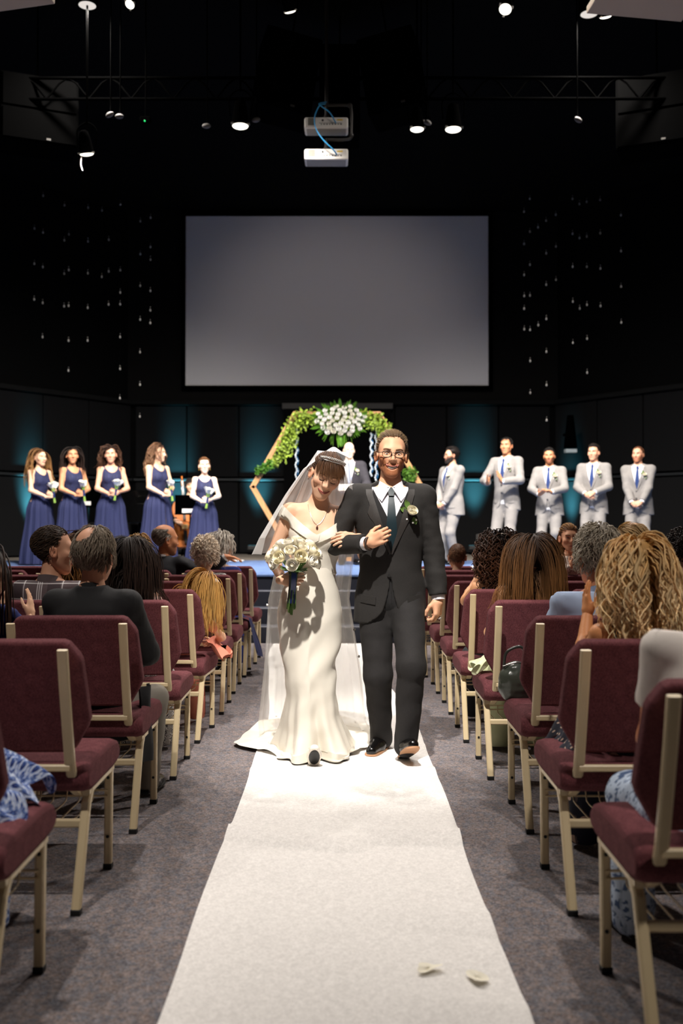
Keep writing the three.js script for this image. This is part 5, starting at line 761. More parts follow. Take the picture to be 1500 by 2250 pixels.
const clasp = (y = .80, z = .2) => ({ armR: { w: [-.06, y, z], e: [-1, -.3, -.7], dir: [.8, -.45, .2], palm: [0, -.3, -1], hand: [.5, .02, .4] }, armL: { w: [.07, y + .015, z + .01], e: [1, -.3, -.7], dir: [-.85, -.4, .25], palm: [0, -.3, -1], hand: [.55, .02, .4] } });
const crop = { seg: 3, w: .0032, spike: .45, grav: .15, body: false, low: -.065, capGrow: 1.045 };
{
  let P = groomsman({ x: 1.60, h: 1.705, fat: 1.14, turn: -1.0, head: [-.35, .02, 0], beard: [.22, .16, .13], ...clasp(.80, .24), label: 'bearded groomsman in glasses and pale grey suit turned to the left, nearest the arch' }); glasses(P, 0x0c0a0a, { lens: false, r: .002 }); hair(P, { ...crop, n: 336, len: .045, color: 0x1a120e, seed: 31, lift: .012, crown: [.02, .05, .1] }); part('beard', meshField((x, y, z) => Math.max(P.hd.f(x, y, z) - .007, (y + .02 + Math.max(0, z - .02) * .55), -(z + .0), (1 - Math.hypot(x / .025, (y + .07) / .010)) * .01), [-.08, -.135, -.02, .08, .0, .125], .006).applyMatrix4(P.H), M(0x20150f, .9), P.root);
  const clap = (y) => ({ armR: { w: [-.13, y, .34], e: [-1, -.8, -.3], dir: [.25, .55, .75], palm: [1, .2, .1], hand: [.12, .1, .1] }, armL: { w: [.09, y + .01, .33], e: [1, -.8, -.3], dir: [-.1, .75, .6], palm: [-1, .1, .2], hand: [.12, .1, .1] } });
  P = groomsman({ x: 2.40, h: 1.865, turn: -.62, head: [.12, .03, 0], skin: SKIN.tan, ...clap(1.19), label: 'tallest groomsman in a pale grey suit with short dark hair, hands parted in a clap' }); hair(P, { ...crop, n: 336, len: .03, color: 0x120d0b, seed: 32, front: .08 });
  P = groomsman({ x: 3.03, h: 1.695, fat: 1.08, turn: -.35, head: [.05, .02, .03], smile: true, beard: [.30, .22, .18], skin: SKIN.tan, armR: { w: [-.10, 1.02, .30], e: [-1, -.8, -.3], dir: [.55, .25, .75], palm: [.4, .9, 0], hand: [.25, .1, .2] }, armL: { w: [.07, 1.05, .30], e: [1, -.8, -.3], dir: [-.5, .3, .7], palm: [-.4, -.9, .1], hand: [.25, .08, .2] }, label: 'smiling groomsman with dark stubble clapping, middle of the five in grey', faceO: { smile: .5 } }); hair(P, { ...crop, n: 336, len: .034, color: 0x15100d, seed: 33, crown: [.02, .05, .1] });
  P = groomsman({ x: 3.68, h: 1.755, fat: 1.04, turn: -.48, head: [-.1, .03, 0], ...clasp(1.03, .26), label: 'groomsman in a pale grey suit with hands joined at his belly, fourth from left', faceO: { smile: .3 } }); hair(P, { ...crop, n: 336, len: .04, color: 0x1c130e, seed: 34, crown: [.03, .05, .1] });
  P = groomsman({ x: 4.33, h: 1.72, fat: 1.13, turn: -.40, head: [-.22, .0, 0], beard: [.55, .38, .28], ...clasp(.87, .24), label: 'broad groomsman with a short reddish beard, hands clasped, rightmost of the five', faceO: { brow: 0x5a3a22, smile: .1 } }); hair(P, { ...crop, n: 360, len: .014, color: 0x6a4228, seed: 35, w: .0026, front: .085, temple: 2.5 });
  // officiant
  P = person({ label: 'bald officiant in a dark suit and pale blue tie reading behind the bride', h: 1.8, fat: 1.06, pos: [.09, STAGE, -14.7], turn: .05, cell: .020, headCell: .006, handCell: .007, head: [.1, .05, 0], skin: SKIN.pale, smile: true, armL: { w: [.10, 1.06, .28], e: [1, -.8, -.3], dir: [-.6, .1, .7], palm: [0, 1, 0], hand: [.6, .02, .3] }, armR: { w: [-.10, 1.06, .28], e: [-1, -.8, -.3], dir: [.6, .1, .7], palm: [0, 1, 0], hand: [.6, .02, .3] } });
  suit(P, { cloth: cloth(0x35323a, { map: suitTex }), tie: cloth(0xa9bde6), cell: .014, boutonniere: 1.1 }); shoes(P, M(0x0b0a0a, .2), { cell: .009 }); faceParts(P, { brow: 0xb09a84, smile: .3, lip: 0xb8706a }); glasses(P, 0x6a6058, { lens: false, r: .001 }); hair(P, { ...crop, n: 130, len: .012, color: 0xb8a894, seed: 36, bald: (p) => p.y > .03 || p.z > -.02, cap: false });
  const bk = thing('notebook', 'open white notebook held by the officiant', 'book', [.09, STAGE + 1.12, -14.40]); bk.rotation.x = .5; part('page', box(.15, .006, .2, -.078, 0, 0, .002), MAT.white, bk); part('page', box(.15, .006, .2, .078, 0, 0, .002), MAT.white, bk); part('cover', box(.33, .006, .215, 0, -.007, 0, .002), M(0x4a2c20, .6), bk);
}

// ---------------------------------------------------------------- the seated guests
function top(P, mat, { sleeve = 'long', grow = .012, neckY = P.fem ? .50 : .565, amp = .006, cell, scoop, hole = 0, name = 'shirt', cut } = {}) {
  const s = P.s, list = [P.inT(loft(grown(P, grow)))]; if (P.fem) for (const q of [-1, 1]) list.push(P.inT(ell([q * .057, .333, .068], [.064, .062, .060])));
  for (const k of ['L', 'R']) { const a = P.arm[k]; list.push(cone(P.tp(a.q * P.B.shx * .5, P.B.shy + .008, -.006), hole ? P.tp(a.q * P.B.shx * .8, P.B.shy, -.005) : a.S, P.ar[0] * 1.05 + grow * s, P.ar[0] * 1.05 + grow * s)); }
  const tors = union(list, .035), w = ruck(amp, 5, 8, s * 7), sl = sleeve === 'none' ? [] : ['L', 'R'].map((k) => sleeve === 'short' ? shortSleeve(P, k, P.B.armR[0] * 1.28 * lerp(1, P.fat, .6), .62) : sleeveField(P, k, P.B.armR[0] * 1.34 * lerp(1, P.fat, .6), P.B.armR[1] * 1.38, P.B.armR[3] * 1.6, .95, amp)), lid = P.inT((x, y, z) => y - neckY - (scoop ? 0 : .02 * (z < 0 ? 1 : 0)) + (scoop ? scoop(x, z) : 0)), hf = hole ? P.inT((x, y) => Math.abs(x) - hole) : () => -1;
  const f = (x, y, z) => { let d = tors(x, y, z) + w(x, y, z); for (const q of sl) d = smin(d, q(x, y, z), .02); return Math.max(d, lid(x, y, z), hf(x, y, z)); }, A = P.arm, pts = [P.tp(-.19 * P.fat, -.1, -.14 * P.fat), P.tp(.19 * P.fat, .58, .15 * P.fat), A.L.S, A.R.S]; if (sleeve !== 'none') pts.push(A.L.E, A.R.E); if (sleeve === 'long') pts.push(A.L.W, A.R.W);
  part(name, meshField(f, reach(pts, .075 * s), cell ?? Math.min(P.cell, .017)), mat, P.root); P.outer = (x, y, z) => Math.min(P.flesh(x, y, z), f(x, y, z));
  return tors;
}
const lap = (s = 1) => ({ armL: { w: [.10, .62, .30], e: [1, -.3, -.8], dir: [-.3, -.2, 1], palm: [0, -1, 0] }, armR: { w: [-.10, .62, .30], e: [-1, -.3, -.8], dir: [.3, -.2, 1], palm: [0, -1, 0] } });
function guest(o) { const z = ROWZ[o.row], x = o.x ?? seats[o.side][o.row][o.seat]; return person({ cell: .021, headCell: .0085, handCell: .008, sit: .39, shrink: .004, ...lap(), ...o, h: o.h * (o.kid ? 1 : o.fem ? .868 : .855), headScale: (o.headScale ?? 1) * (o.kid ? 1 : 1.07), pos: [x, 0, -(z + (o.f ?? .29))], turn: PI + (o.yaw ?? 0) }); }
const HB = { seg: 4, w: .0024, grav: .3, body: false, low: -.088 };
{ // ------------------------------------------------ left block
  let P = guest({ side: 'L', row: 2, seat: 0, x: -1.11, h: 1.80, fat: 1.06, yaw: -.06, torso: [.03, 0, 0], head: [-.12, -.10, .06], headScale: 1.04, skin: SKIN.rosy, cell: .014, headCell: .0055, label: 'balding grey haired man in a black suit jacket, seen from behind on the left', legR: { f: [-.17, .085, .32], k: [-.2, 1, .5] } });
  suit(P, { cloth: cloth(0x141416), trouser: cloth(0x746e64), cell: .010, boutonniere: false, tie: null, backView: true, shirt: cloth(0x101012), amp: .005 }); shoes(P, M(0x0c0b0b, .25), { cell: .011 });
  const ring_ = (p) => { const d = V(p.x / .0755, (p.y - .035) / .086, (p.z + .014) / .096).normalize(); return d.dot(V(.30, .80, -.52).normalize()) > .86; };
  hair(P, { ...HB, n: 1040, len: .05, color: 0x6a5e50, tip: 0xa89a88, seed: 41, bald: ring_, hug: .7, spike: .04, lift: .010, grav: .25, crown: [0, .12, -.01], capGrow: 1.06, wave: [.003, 6], low: -.095, temple: 1.6 }); { const t = sheet((u, v) => { const w = (u - .5) * .24, q = P.tp(-.285 - .02 * v + .02 * Math.sin(u * 9), lerp(.10, -.28, v), w + .0 + .015 * Math.sin(v * 7 + u * 4)); return q; }, 16, 20); part('jacket_tail', t, cloth(0x1c1c1f), P.root); }
  P = guest({ side: 'L', row: 3, seat: 1, x: -1.55, h: 1.80, torso: [.02, -.15, 0], head: [-1.05, .03, 0], headScale: 1.04, skin: 0xcf9a7c, headCell: .005, label: 'man with short brown hair in a plaid shirt looking right, on the left' }); top(P, M(0xffffff, .85, { map: plaidTex }), { cell: .011 }); trousers(P, cloth(0x2a2c34)); shoes(P, M(0x2a2018, .4), { cell: .012 });
  part('shirt_collar', sheet((u, v) => { const a = u * 2 * PI, r = lerp(.082, .068, v); return P.tp(Math.sin(a) * r, lerp(.555, .605, v) - .02 * Math.cos(a), -.012 + Math.cos(a) * r); }, 30, 3, true), cloth(0x5c4f50), P.root); faceParts(P, { brow: 0x3a2a1c, smile: .1 }); hair(P, { ...HB, n: 1200, len: .022, seg: 3, color: 0x33261c, tip: 0x54402e, seed: 42, spike: .12, hug: .5, crown: [0, .06, .1], front: .08, temple: 2.1, capGrow: 1.035, lift: .005, low: -.075 });
  P = guest({ side: 'L', row: 2, seat: 1, x: -1.62, h: 1.66, fem: true, torso: [.03, -.15, 0], head: [-.75, .05, 0], headScale: 1.02, label: 'woman with long dark hair and a blue headband at the left edge', armR: { w: [-.14, .84, .32], e: [-.6, -1, -.2], dir: [.1, .85, .35], palm: [1, 0, .1], hand: [.15, .12, .2] }, armL: { w: [.0, .83, .32], e: [.6, -1, -.2], dir: [.0, .9, .3], palm: [-1, 0, .1], hand: [.15, .1, .2] } }); top(P, cloth(0x15256a), { sleeve: 'short' }); trousers(P, cloth(0x15256a), { wide: 1.1 }); hair(P, { n: 640, len: .42, seg: 10, w: .0042, color: 0x1a100b, tip: 0x362014, seed: 43, wave: [.006, 8], lift: .022, grav: .7, crown: [0, .1, .06], parting: .03 });
  faceParts(P, { brow: 0x1c120c }); { const pts = []; for (let i = 0; i <= 20; i++) { const a = lerp(-1.7, 1.7, i / 20); pts.push(P.hp(Math.sin(a) * .106, .035 + Math.cos(a) * .120, .005)); } part('headband', tube(pts, .008, 6, 40), M(0x2f62b8, .5), P.root, 'bright blue headband'); }
  P = guest({ side: 'L', row: 4, seat: 1, x: -1.60, h: 1.70, fem: true, head: [-.1, .02, 0], label: 'woman with long wavy auburn brown hair between the plaid shirt and the balding man' }); top(P, cloth(0x3a3030)); trousers(P, cloth(0x2a2428), { wide: 1.1 }); hair(P, { n: 480, len: .40, seg: 11, w: .0032, color: 0x5a3618, tip: 0x9a6a36, seed: 44, wave: [.014, 12], lift: .028, grav: .7, crown: [0, .1, .03], parting: .03 });
  P = guest({ side: 'L', row: 5, seat: 1, x: -1.83, h: 1.74, head: [.2, 0, 0], label: 'dark brown haired head farthest back behind the auburn haired woman' }); top(P, cloth(0x26221f)); trousers(P, cloth(0x22222a)); hair(P, { ...HB, n: 560, len: .04, color: 0x3a2618, tip: 0x5c3e28, seed: 45, spike: .3, capGrow: 1.05, lift: .01 });
  P = guest({ side: 'L', row: 3, seat: 0, x: -1.13, h: 1.66, fem: true, head: [-.15, .04, 0], headScale: 1.03, skin: 0xd8a284, label: 'woman with long straight dark brown hair right of the balding man' }); top(P, cloth(0xb48f84, { roughness: .7 }), { sleeve: 'short', grow: .01, neckY: .47 }); trousers(P, M(0xffffff, .85, { map: tweedTex }), { wide: 1.12 }); hair(P, { n: 760, len: .40, seg: 10, w: .0026, color: 0x1c120c, tip: 0x33221a, seed: 46, wave: [.007, 7], lift: .020, grav: .75, crown: [0, .11, .02], parting: .03 });
  P = guest({ side: 'L', row: 6, seat: 1, x: -1.60, h: 1.64, fem: true, head: [-.3, 0, 0], label: 'woman with short golden blonde hair behind the dark haired woman' }); top(P, cloth(0x3a3a48)); trousers(P, cloth(0x2a2a30)); hair(P, { ...HB, n: 416, len: .085, w: .0036, color: 0x8a6430, tip: 0xcfa868, seed: 47, hug: .5, lift: .022, grav: .35, capGrow: 1.10, crown: [0, .12, -.02], wave: [.003, 5] });
  P = guest({ side: 'L', row: 7, seat: 1, x: -1.55, h: 1.80, fat: 1.08, torso: [.02, -.25, 0], head: [-.85, .05, 0], headScale: 1.08, headCell: .0055, skin: 0xc4845e, label: 'balding man with grey sides in a dark suit, arm along the chair backs', armR: { w: [-.56, 1.0, -.17], e: [-.3, -1, -.4], dir: [-1, -.1, -.05], palm: [0, -1, -.1], hand: [.3, .08, .2], lift: .02 } }); suit(P, { cloth: cloth(0x17171c), boutonniere: false, tie: null, backView: true, cell: .011 }); faceParts(P, { brow: 0x6a5a4c, smile: 0 }); shoes(P, M(0x0c0b0b, .25), { cell: .012 });
  hair(P, { ...HB, n: 480, len: .03, seg: 4, w: .003, color: 0x6e655c, tip: 0xa89c90, seed: 48, bald: (p) => p.y > .088 || (p.z > .0 && p.y > .05), hug: .8, spike: .05, lift: .006, crown: [0, .1, .1], capGrow: 1.03, front: .06, temple: 1.4 });
  P = guest({ side: 'L', row: 6, seat: 0, x: -1.08, h: 1.58, fem: true, fat: 1.08, head: [-.2, .06, 0], headScale: 1.02, label: 'elderly woman with short curly pale hair and a speckled jacket' }); top(P, M(0xffffff, .9, { map: tweedTex }), {}); trousers(P, cloth(0x2a2a30)); hair(P, { n: 448, len: .045, seg: 9, w: .0046, color: 0xc4b29c, tip: 0xece0d0, seed: 49, curl: .0085, wave: [0, 9], lift: .022, grav: .2, capGrow: 1.16, body: false, low: -.085, spike: .2 });
  P = guest({ side: 'L', row: 7, seat: 0, x: -1.06, h: 1.66, fem: true, torso: [0, -.1, 0], head: [-.75, .03, 0], headScale: 1.02, headCell: .0065, label: 'woman with chin length silver grey hair in royal blue beside the curly haired woman' }); top(P, cloth(0x1a2c78), { neckY: .49 }); trousers(P, cloth(0x1a2c78), { wide: 1.15 }); faceParts(P, {}); hair(P, { n: 336, len: .17, seg: 12, w: .005, color: 0x948b80, tip: 0xdad2c6, seed: 50, wave: [.012, 11], lift: .026, grav: .6, capGrow: 1.08, crown: [.02, .1, .04], parting: .04, clear: true });
  P = guest({ side: 'L', row: 4, seat: 0, x: -1.03, h: 1.14, fem: true, kid: true, sit: .35, torso: [.10, -.3, .24], head: [-.25, .35, .15], headScale: .92, skin: 0xe0b090, label: 'girl with long straight golden blonde hair leaning towards the aisle', armR: { w: [-.20, .53, .20], e: [-1, -.3, -.4] } }); top(P, cloth(0xd98068), { sleeve: 'short', name: 'dress_bodice' }); trousers(P, cloth(0xe08a72), { wide: 1.35 }); hair(P, { n: 680, len: .30, seg: 10, w: .0030, color: 0x9a6a2e, tip: 0xdcb066, seed: 51, wave: [.006, 7], lift: .016, grav: .75, crown: [0, .11, .03], parting: .03 }); part('hair_bow', join([-1, 1].map((q) => new THREE.SphereGeometry(1, 12, 8).scale(.026, .014, .012).translate(q * .024, 0, 0))).applyMatrix4(new THREE.Matrix4().makeTranslation(-.06, .095, -.02)).applyMatrix4(P.H), MAT.white, P.root);
  { const g = []; const r = rng(3); g.push(sheet((u, v) => V(-.22 - .10 * v + .02 * Math.sin(u * 14), .56 - .10 * v + .018 * Math.sin(u * 11 + v * 5), -.1 + u * .30), 24, 8)); for (let i = 0; i < 5; i++) g.push(sheet((u, v) => V(-.27 - .05 * v + .02 * Math.cos(u * 6.28) * (1 - v * .5), .50 - .04 * i * .3 + .03 * Math.sin(u * 6.28), .02 + i * .05), 12, 4)); part('dress_skirt', join(g), cloth(0xe08a72), P.root); }
  P = guest({ side: 'L', row: 0, seat: 0, x: -1.21, h: 1.66, fem: true, label: 'woman in a blue and white patterned dress at the lower left corner', torso: [0, 0, -.12] }); top(P, M(0xffffff, .85, { map: floralTex }), { sleeve: 'short' }); trousers(P, M(0xffffff, .85, { map: floralTex }), { wide: 1.25, amp: .012 }); hair(P, { n: 260, len: .3, seg: 10, w: .006, color: 0x3a2416, seed: 52, lift: .02, grav: .7, crown: [0, .1, .04], parting: .03 }); { const g = sheet((u, v) => V(-.20 - .13 * v + .03 * Math.sin(u * 17 + v * 2) * v, .62 - .12 * v + .03 * Math.sin(u * 13 + v * 4) * v + .012 * Math.sin(u * 31), -.10 + u * .36 + .05 * v), 60, 16); part('dress_skirt', g, M(0xffffff, .85, { map: floralTex }), P.root); }
}
{ // ------------------------------------------------ right block
  let P = guest({ side: 'R', row: 7, seat: 0, x: .985, h: 1.22, kid: true, head: [0, 0, 0], headScale: .92, label: 'small boy with close cropped brown hair in front of the first groomsman' }); top(P, cloth(0x30343c), {}); trousers(P, cloth(0x22242a)); hair(P, { ...HB, n: 560, len: .014, seg: 3, color: 0x5a3a24, tip: 0x7c5638, seed: 61, spike: .4, lift: .004, capGrow: 1.03 });
  P = guest({ side: 'R', row: 4, seat: 0, x: .955, h: 1.68, fem: true, head: [.1, .02, 0], headScale: 1.0, skin: 0xd49a70, label: 'woman with dark curly hair and bare shoulders clapping, left of the long haired woman', armL: { w: [.08, .95, .30], e: [.6, -1, -.2], dir: [.1, .9, .3], palm: [-1, 0, .1], hand: [.15, .12, .2] }, armR: { w: [-.03, .95, .30], e: [-.6, -1, -.2], dir: [.05, .9, .3], palm: [1, 0, .1], hand: [.15, .1, .2] } }); top(P, cloth(0x14161c), { sleeve: 'none', neckY: .46, hole: .13 }); trousers(P, cloth(0x14161c), { wide: 1.1 }); hair(P, { n: 384, len: .24, seg: 16, w: .0050, color: 0x1c100a, tip: 0x56321c, seed: 62, curl: .012, wave: [.006, 24], lift: .035, grav: .5, capGrow: 1.1, crown: [0, .11, .02], spike: .15, parting: .02 });
  part('hair_clip', tube([P.hp(-.03, .118, -.10), P.hp(0, .130, -.095), P.hp(.03, .122, -.09)], .0045, 6, 10), MAT.silver, P.root);
  P = guest({ side: 'R', row: 3, seat: 0, x: .995, h: 1.70, fem: true, head: [.12, .03, .04], headScale: 1.02, skin: 0xd8a47c, label: 'woman with very long straight brown hair in a pale green dress', headCell: .0045, cell: .011 }); top(P, cloth(0xc9d0a4, { roughness: .8 }), { sleeve: 'short', neckY: .40, amp: .012, hole: 0 }); trousers(P, cloth(0xc9d0a4), { wide: 1.3, amp: .012 }); hair(P, { n: 1040, len: .44, seg: 11, w: .0025, color: 0x2c1a0e, tip: 0x8e6034, seed: 63, wave: [.005, 6], lift: .024, grav: .8, crown: [0, .115, .0], parting: .035 }); part('dress_skirt', sheet((u, v) => V(.20 + .09 * v + .022 * Math.sin(u * 24 + v * 3) * v, .56 - .06 * v + .024 * Math.sin(u * 19 + v * 6) * (.3 + v), .0 + u * .2), 60, 16), cloth(0xd6dab4), P.root);
  P = person({ kid: true, fem: true, label: 'little girl in a cream lace dress facing the camera with a finger at her mouth', h: 1.1, pos: [1.76, .34, -7.75], turn: .15, cell: .012, headCell: .0045, head: [-.12, .03, .05], headScale: .88, hipY: .36, skin: 0xdca482, armR: { w: [-.06, .62, .20], e: [-.8, -1, -.1], dir: [.35, .85, .1], palm: [0, .2, -1], hand: [.9, .05, .4] }, legL: { f: [.08, .08, -.1] }, legR: { f: [-.08, .08, -.1] } }); top(P, M(0xffffff, .85, { map: laceTex, bumpMap: feltBump, bumpScale: .003 }), { name: 'dress_bodice', amp: .004 }); trousers(P, M(0xffffff, .85, { map: laceTex }), { wide: 1.4 }); faceParts(P, { smile: 0, brow: 0x6a482c }); hair(P, { n: 336, len: .10, seg: 6, w: .0036, color: 0x6a4424, tip: 0xb0803e, seed: 64, hug: .9, spike: -.05, lift: .006, grav: 0, crown: [0, .04, .09], capGrow: 1.04, front: .062 }); hair(P, { n: 140, len: .22, seg: 8, w: .004, color: 0x6a4424, tip: 0xa87838, seed: 65, cap: false, accept: (p) => p.z < .0 && p.y < .08, grav: .8, crown: [0, .1, .05], parting: .03 });
  P = guest({ side: 'R', row: 2, seat: 0, x: 1.14, h: 1.80, fat: 1.1, torso: [.05, .12, 0], head: [.12, .02, 0], headScale: 1.06, skin: 0xcb8a68, cell: .014, headCell: .0055, label: 'man with tousled grey hair in a pale blue shirt on the right' }); top(P, cloth(0xaebfdc), { cell: .010, amp: .010 }); part('shirt_collar', sheet((u, v) => { const a = u * 2 * PI, r = lerp(.086, .073, v); return P.tp(Math.sin(a) * r, lerp(.545, .60, v) - .02 * Math.cos(a), -.012 + Math.cos(a) * r); }, 30, 3, true), cloth(0x9fb2d2), P.root); trousers(P, cloth(0x2c3240)); shoes(P, M(0x2a2018, .4), { cell: .012 }); hair(P, { ...HB, n: 1040, len: .055, seg: 5, w: .0026, color: 0x7e7466, tip: 0xc4b9a6, seed: 66, lift: .016, spike: .15, grav: .25, wave: [.006, 9], capGrow: 1.08, hug: .3 });
  P = guest({ side: 'R', row: 1, seat: 0, x: 1.06, h: 1.66, fem: true, fat: 1.16, torso: [.04, .05, 0], head: [.05, .02, 0], headScale: 1.06, skin: 0xd4905e, cell: .010, headCell: .004, label: 'woman with big wavy blonde hair in a navy polka dot top, clapping, on the right', armL: { w: [.11, .92, .33], e: [.25, -1, -.25], dir: [.02, .95, .2], palm: [-1, 0, .2], hand: [.12, .1, .15] }, armR: { w: [.0, .92, .34], e: [-.5, -1, -.2], dir: [.1, .95, .2], palm: [1, 0, .1], hand: [.12, .1, .15] } });
  top(P, M(0xffffff, .85, { map: dotTex }), { sleeve: 'none', neckY: .52, hole: .125, cell: .009, amp: .004 }); trousers(P, M(0xffffff, .85, { map: dotTex }), { wide: 1.2 }); part('dress_skirt', sheet((u, v) => V(.18 + .10 * v + .02 * Math.sin(u * 14) * v, .60 - .13 * v + .02 * Math.sin(u * 12 + v * 5), -.06 + u * .3), 40, 12), M(0xffffff, .85, { map: dotTex }), P.root);
  hair(P, { n: 920, len: .245, seg: 13, w: .0042, color: 0xb88a4a, tip: 0xffe8b8, seed: 67, wave: [.017, 13], lift: .026, grav: .62, capGrow: 1.10, crown: [.01, .115, .01], parting: .04, spike: .08 });
  P = guest({ side: 'R', row: 3, seat: 1, x: 1.53, h: 1.84, head: [.1, .05, 0], headScale: 1.05, skin: 0xdcae8c, label: 'man with thinning fair hair mostly hidden behind the big blonde woman' }); top(P, cloth(0x5a6070)); trousers(P, cloth(0x2a2c34)); hair(P, { ...HB, n: 336, len: .06, seg: 5, w: .0022, color: 0xa88658, tip: 0xdcc08c, seed: 68, hug: .6, lift: .008, spike: .05, crown: [.08, .05, .06], bald: (p) => Math.hypot(p.x / .03, (p.z + .02) / .04) < 1 && p.y > .08, capGrow: 1.03 });
  P = guest({ side: 'R', row: 2, seat: 1, x: 1.68, h: 1.62, fem: true, head: [.15, .02, 0], headScale: 1.04, label: 'blonde woman cut off by the right edge behind the big blonde woman' }); top(P, cloth(0x3a3440)); trousers(P, cloth(0x2a2a30)); hair(P, { n: 360, len: .3, seg: 14, w: .0062, color: 0x8a6430, tip: 0xd8b476, seed: 69, wave: [.012, 11], lift: .034, grav: .65, crown: [0, .11, .02], parting: .03, capGrow: 1.08 });
  P = guest({ side: 'R', row: 4, seat: 2, x: 2.09, h: 1.76, head: [.4, .02, 0], label: 'dark curly haired guest at the right edge, farthest back' }); top(P, cloth(0x2a2a34)); trousers(P, cloth(0x22222a)); hair(P, { n: 320, len: .06, seg: 8, w: .004, color: 0x140e0b, tip: 0x2a1c14, seed: 70, curl: .008, wave: [0, 10], lift: .02, grav: .2, capGrow: 1.1, body: false });
  P = guest({ side: 'R', row: 0, seat: 0, x: 1.0, h: 1.78, fat: 1.2, torso: [.10, 0, .10], head: [.1, .1, .1], cell: .010, skin: 0xcf7f52, label: 'guest in a white short sleeved shirt cut off by the right edge, nearest the camera', armR: { w: [-.16, .70, .34], e: [-1, -1, -.25], dir: [.4, -.1, 1], palm: [0, -1, 0] }, armL: { w: [.07, .60, .30], e: [.35, -1, -.5] } }); top(P, cloth(0xe6ddd4), { sleeve: 'short', cell: .008, amp: .005 }); trousers(P, M(0xffffff, .85, { map: printTex }), { wide: 1.15, amp: .008 }); shoes(P, M(0x1a1614, .5), { cell: .012 }); hair(P, { ...HB, n: 480, len: .05, color: 0x4a3828, seed: 71, capGrow: 1.06, spike: .2 });
}

// ---------------------------------------------------------------- hexagon arch with flowers
{
  const A = thing('wedding_arch', 'wooden hexagon wedding arch standing at the back of the stage', 'arch', [-.096, 1.885, -16.2]), s = 1.37, v = [0, 1, 2, 3, 4, 5].map((i) => V(Math.cos(i * PI / 3) * s, Math.sin(i * PI / 3) * s, 0));
  for (let i = 0; i < 6; i++) { const a = v[i], b = v[(i + 1) % 6], d = b.clone().sub(a); const g = metreUv(box(d.length() + .045, .085, .085, 0, 0, 0, .006)); const m = part('beam', g, MAT.wood, A); m.position.copy(a.clone().add(b).multiplyScalar(.5)); m.rotation.z = Math.atan2(d.y, d.x); }
  const r = rng(90), path = new THREE.CatmullRomCurve3([[-1.30, .25], [-1.04, .40], [-.80, .68], [-.70, .98], [-.42, 1.15], [.07, 1.06], [.48, 1.10], [.74, .98], [.80, .62]].map(([x, y]) => V(x, y, .08)));
  const leafSmall = leafG(.055, .034, .25), leafLong = leafG(.26, .045, .22), fol = [], longs = [], sprig = (p, d, col, g, k, list) => { const q = g.clone().applyMatrix4(new THREE.Matrix4().compose(p, new THREE.Quaternion().setFromUnitVectors(V(0, 1, 0), d.normalize()), V(k, k, k))); tint(q, ...col); list.push(q); };
  const gal = thing('flower_garland', 'trailing green leaf garland with a white flower spray on the arch', 'garland', [-.096, 1.885, -16.2]);
  for (let i = 0; i < 1900; i++) { const t = r(), c = path.getPoint(t), w = t < .2 ? .04 + t * .35 : t < .55 ? .14 : t > .85 ? .13 : .15, a = r() * 6.28, q = Math.sqrt(r()) * w, p = V(c.x + Math.cos(a) * q, c.y + Math.sin(a) * q * (t > .2 && t < .45 ? 1.25 : 1), c.z + (r() - .3) * w * 1.2), k = .75 + r() * .7; sprig(p, V(r() - .5, r() - .75, r() - .2), t < .12 ? [.45 * k, .85 * k, .25 * k] : [2.1 * k, 1.75 * k, 1.0 * k], leafSmall, .7 + r() * .6, fol); }
  for (let i = 0; i < 260; i++) { const p = V(1.17 + (r() - .5) * .22, .20 + (r() - .5) * .22, .05 + r() * .1); sprig(p, V(r() - .5, r() - .6, r() - .2), [.7, 1.0, .4], leafSmall, .8, fol); }
  part('foliage', join(fol), MAT.leaf, gal).userData.kind = 'stuff';
  for (let i = 0; i < 130; i++) { const a = i * 2.39996, q = .12 + .26 * Math.sqrt((i % 40) / 40), k = .55 + r() * .5; const p = V(.06 + Math.cos(a) * q * .75, 1.05 + Math.sin(a) * q * .45, .10 + r() * .06); sprig(p, V(Math.cos(a), Math.sin(a) * .9, .35), [.9 * k, 1.35 * k, .45 * k], leafLong, .6 + r() * .5, longs); }
  longs.forEach((g) => part('leaf', g, MAT.leaf, gal));
  for (let i = 0; i < 46; i++) { const a = i * 2.39996, q = Math.sqrt((i + .5) / 46), f = part('rose', roseG, M(i % 4 ? 0xfcfaf4 : 0xf2efe2, .6), gal); f.position.set(.06 + Math.cos(a) * q * .40, 1.06 + Math.sin(a) * q * .22, .20 + .06 * (1 - q) + .02 * r()); f.scale.setScalar(.044 + .010 * r()); f.rotation.set(1.3 - Math.sin(a) * q * .6, 0, -Math.cos(a) * q * .5); }
  const bead = new THREE.SphereGeometry(.014, 8, 6).scale(1, 1.3, 1);
  for (const [x, y0, y1, w] of [[-.66, .93, .17, 'left'], [.55, .86, .22, 'right, nearer the officiant'], [.63, .93, .12, 'right, longest']]) { const t = thing('bead_strand', 'sparkling strand of beads and blue ribbon hanging from the arch, ' + w, 'bead strand', [-.096 + x, 1.885, -16.11]); part('ribbon', sheet((u, v) => V(.018 + (u - .5) * .045 * Math.cos(v * 14), lerp(y0, y1, v), -.02 + (u - .5) * .045 * Math.sin(v * 14)), 3, 60), M(0x1c4a6e, .25), t); for (let i = 0; i < 26; i++) part('bead', bead, M(0xdfe6ea, .1, { metalness: .3 }), t).position.set(.012 * Math.sin(i * 1.3), lerp(y0, y1 - .04, i / 25), .012 * Math.cos(i)); }
}
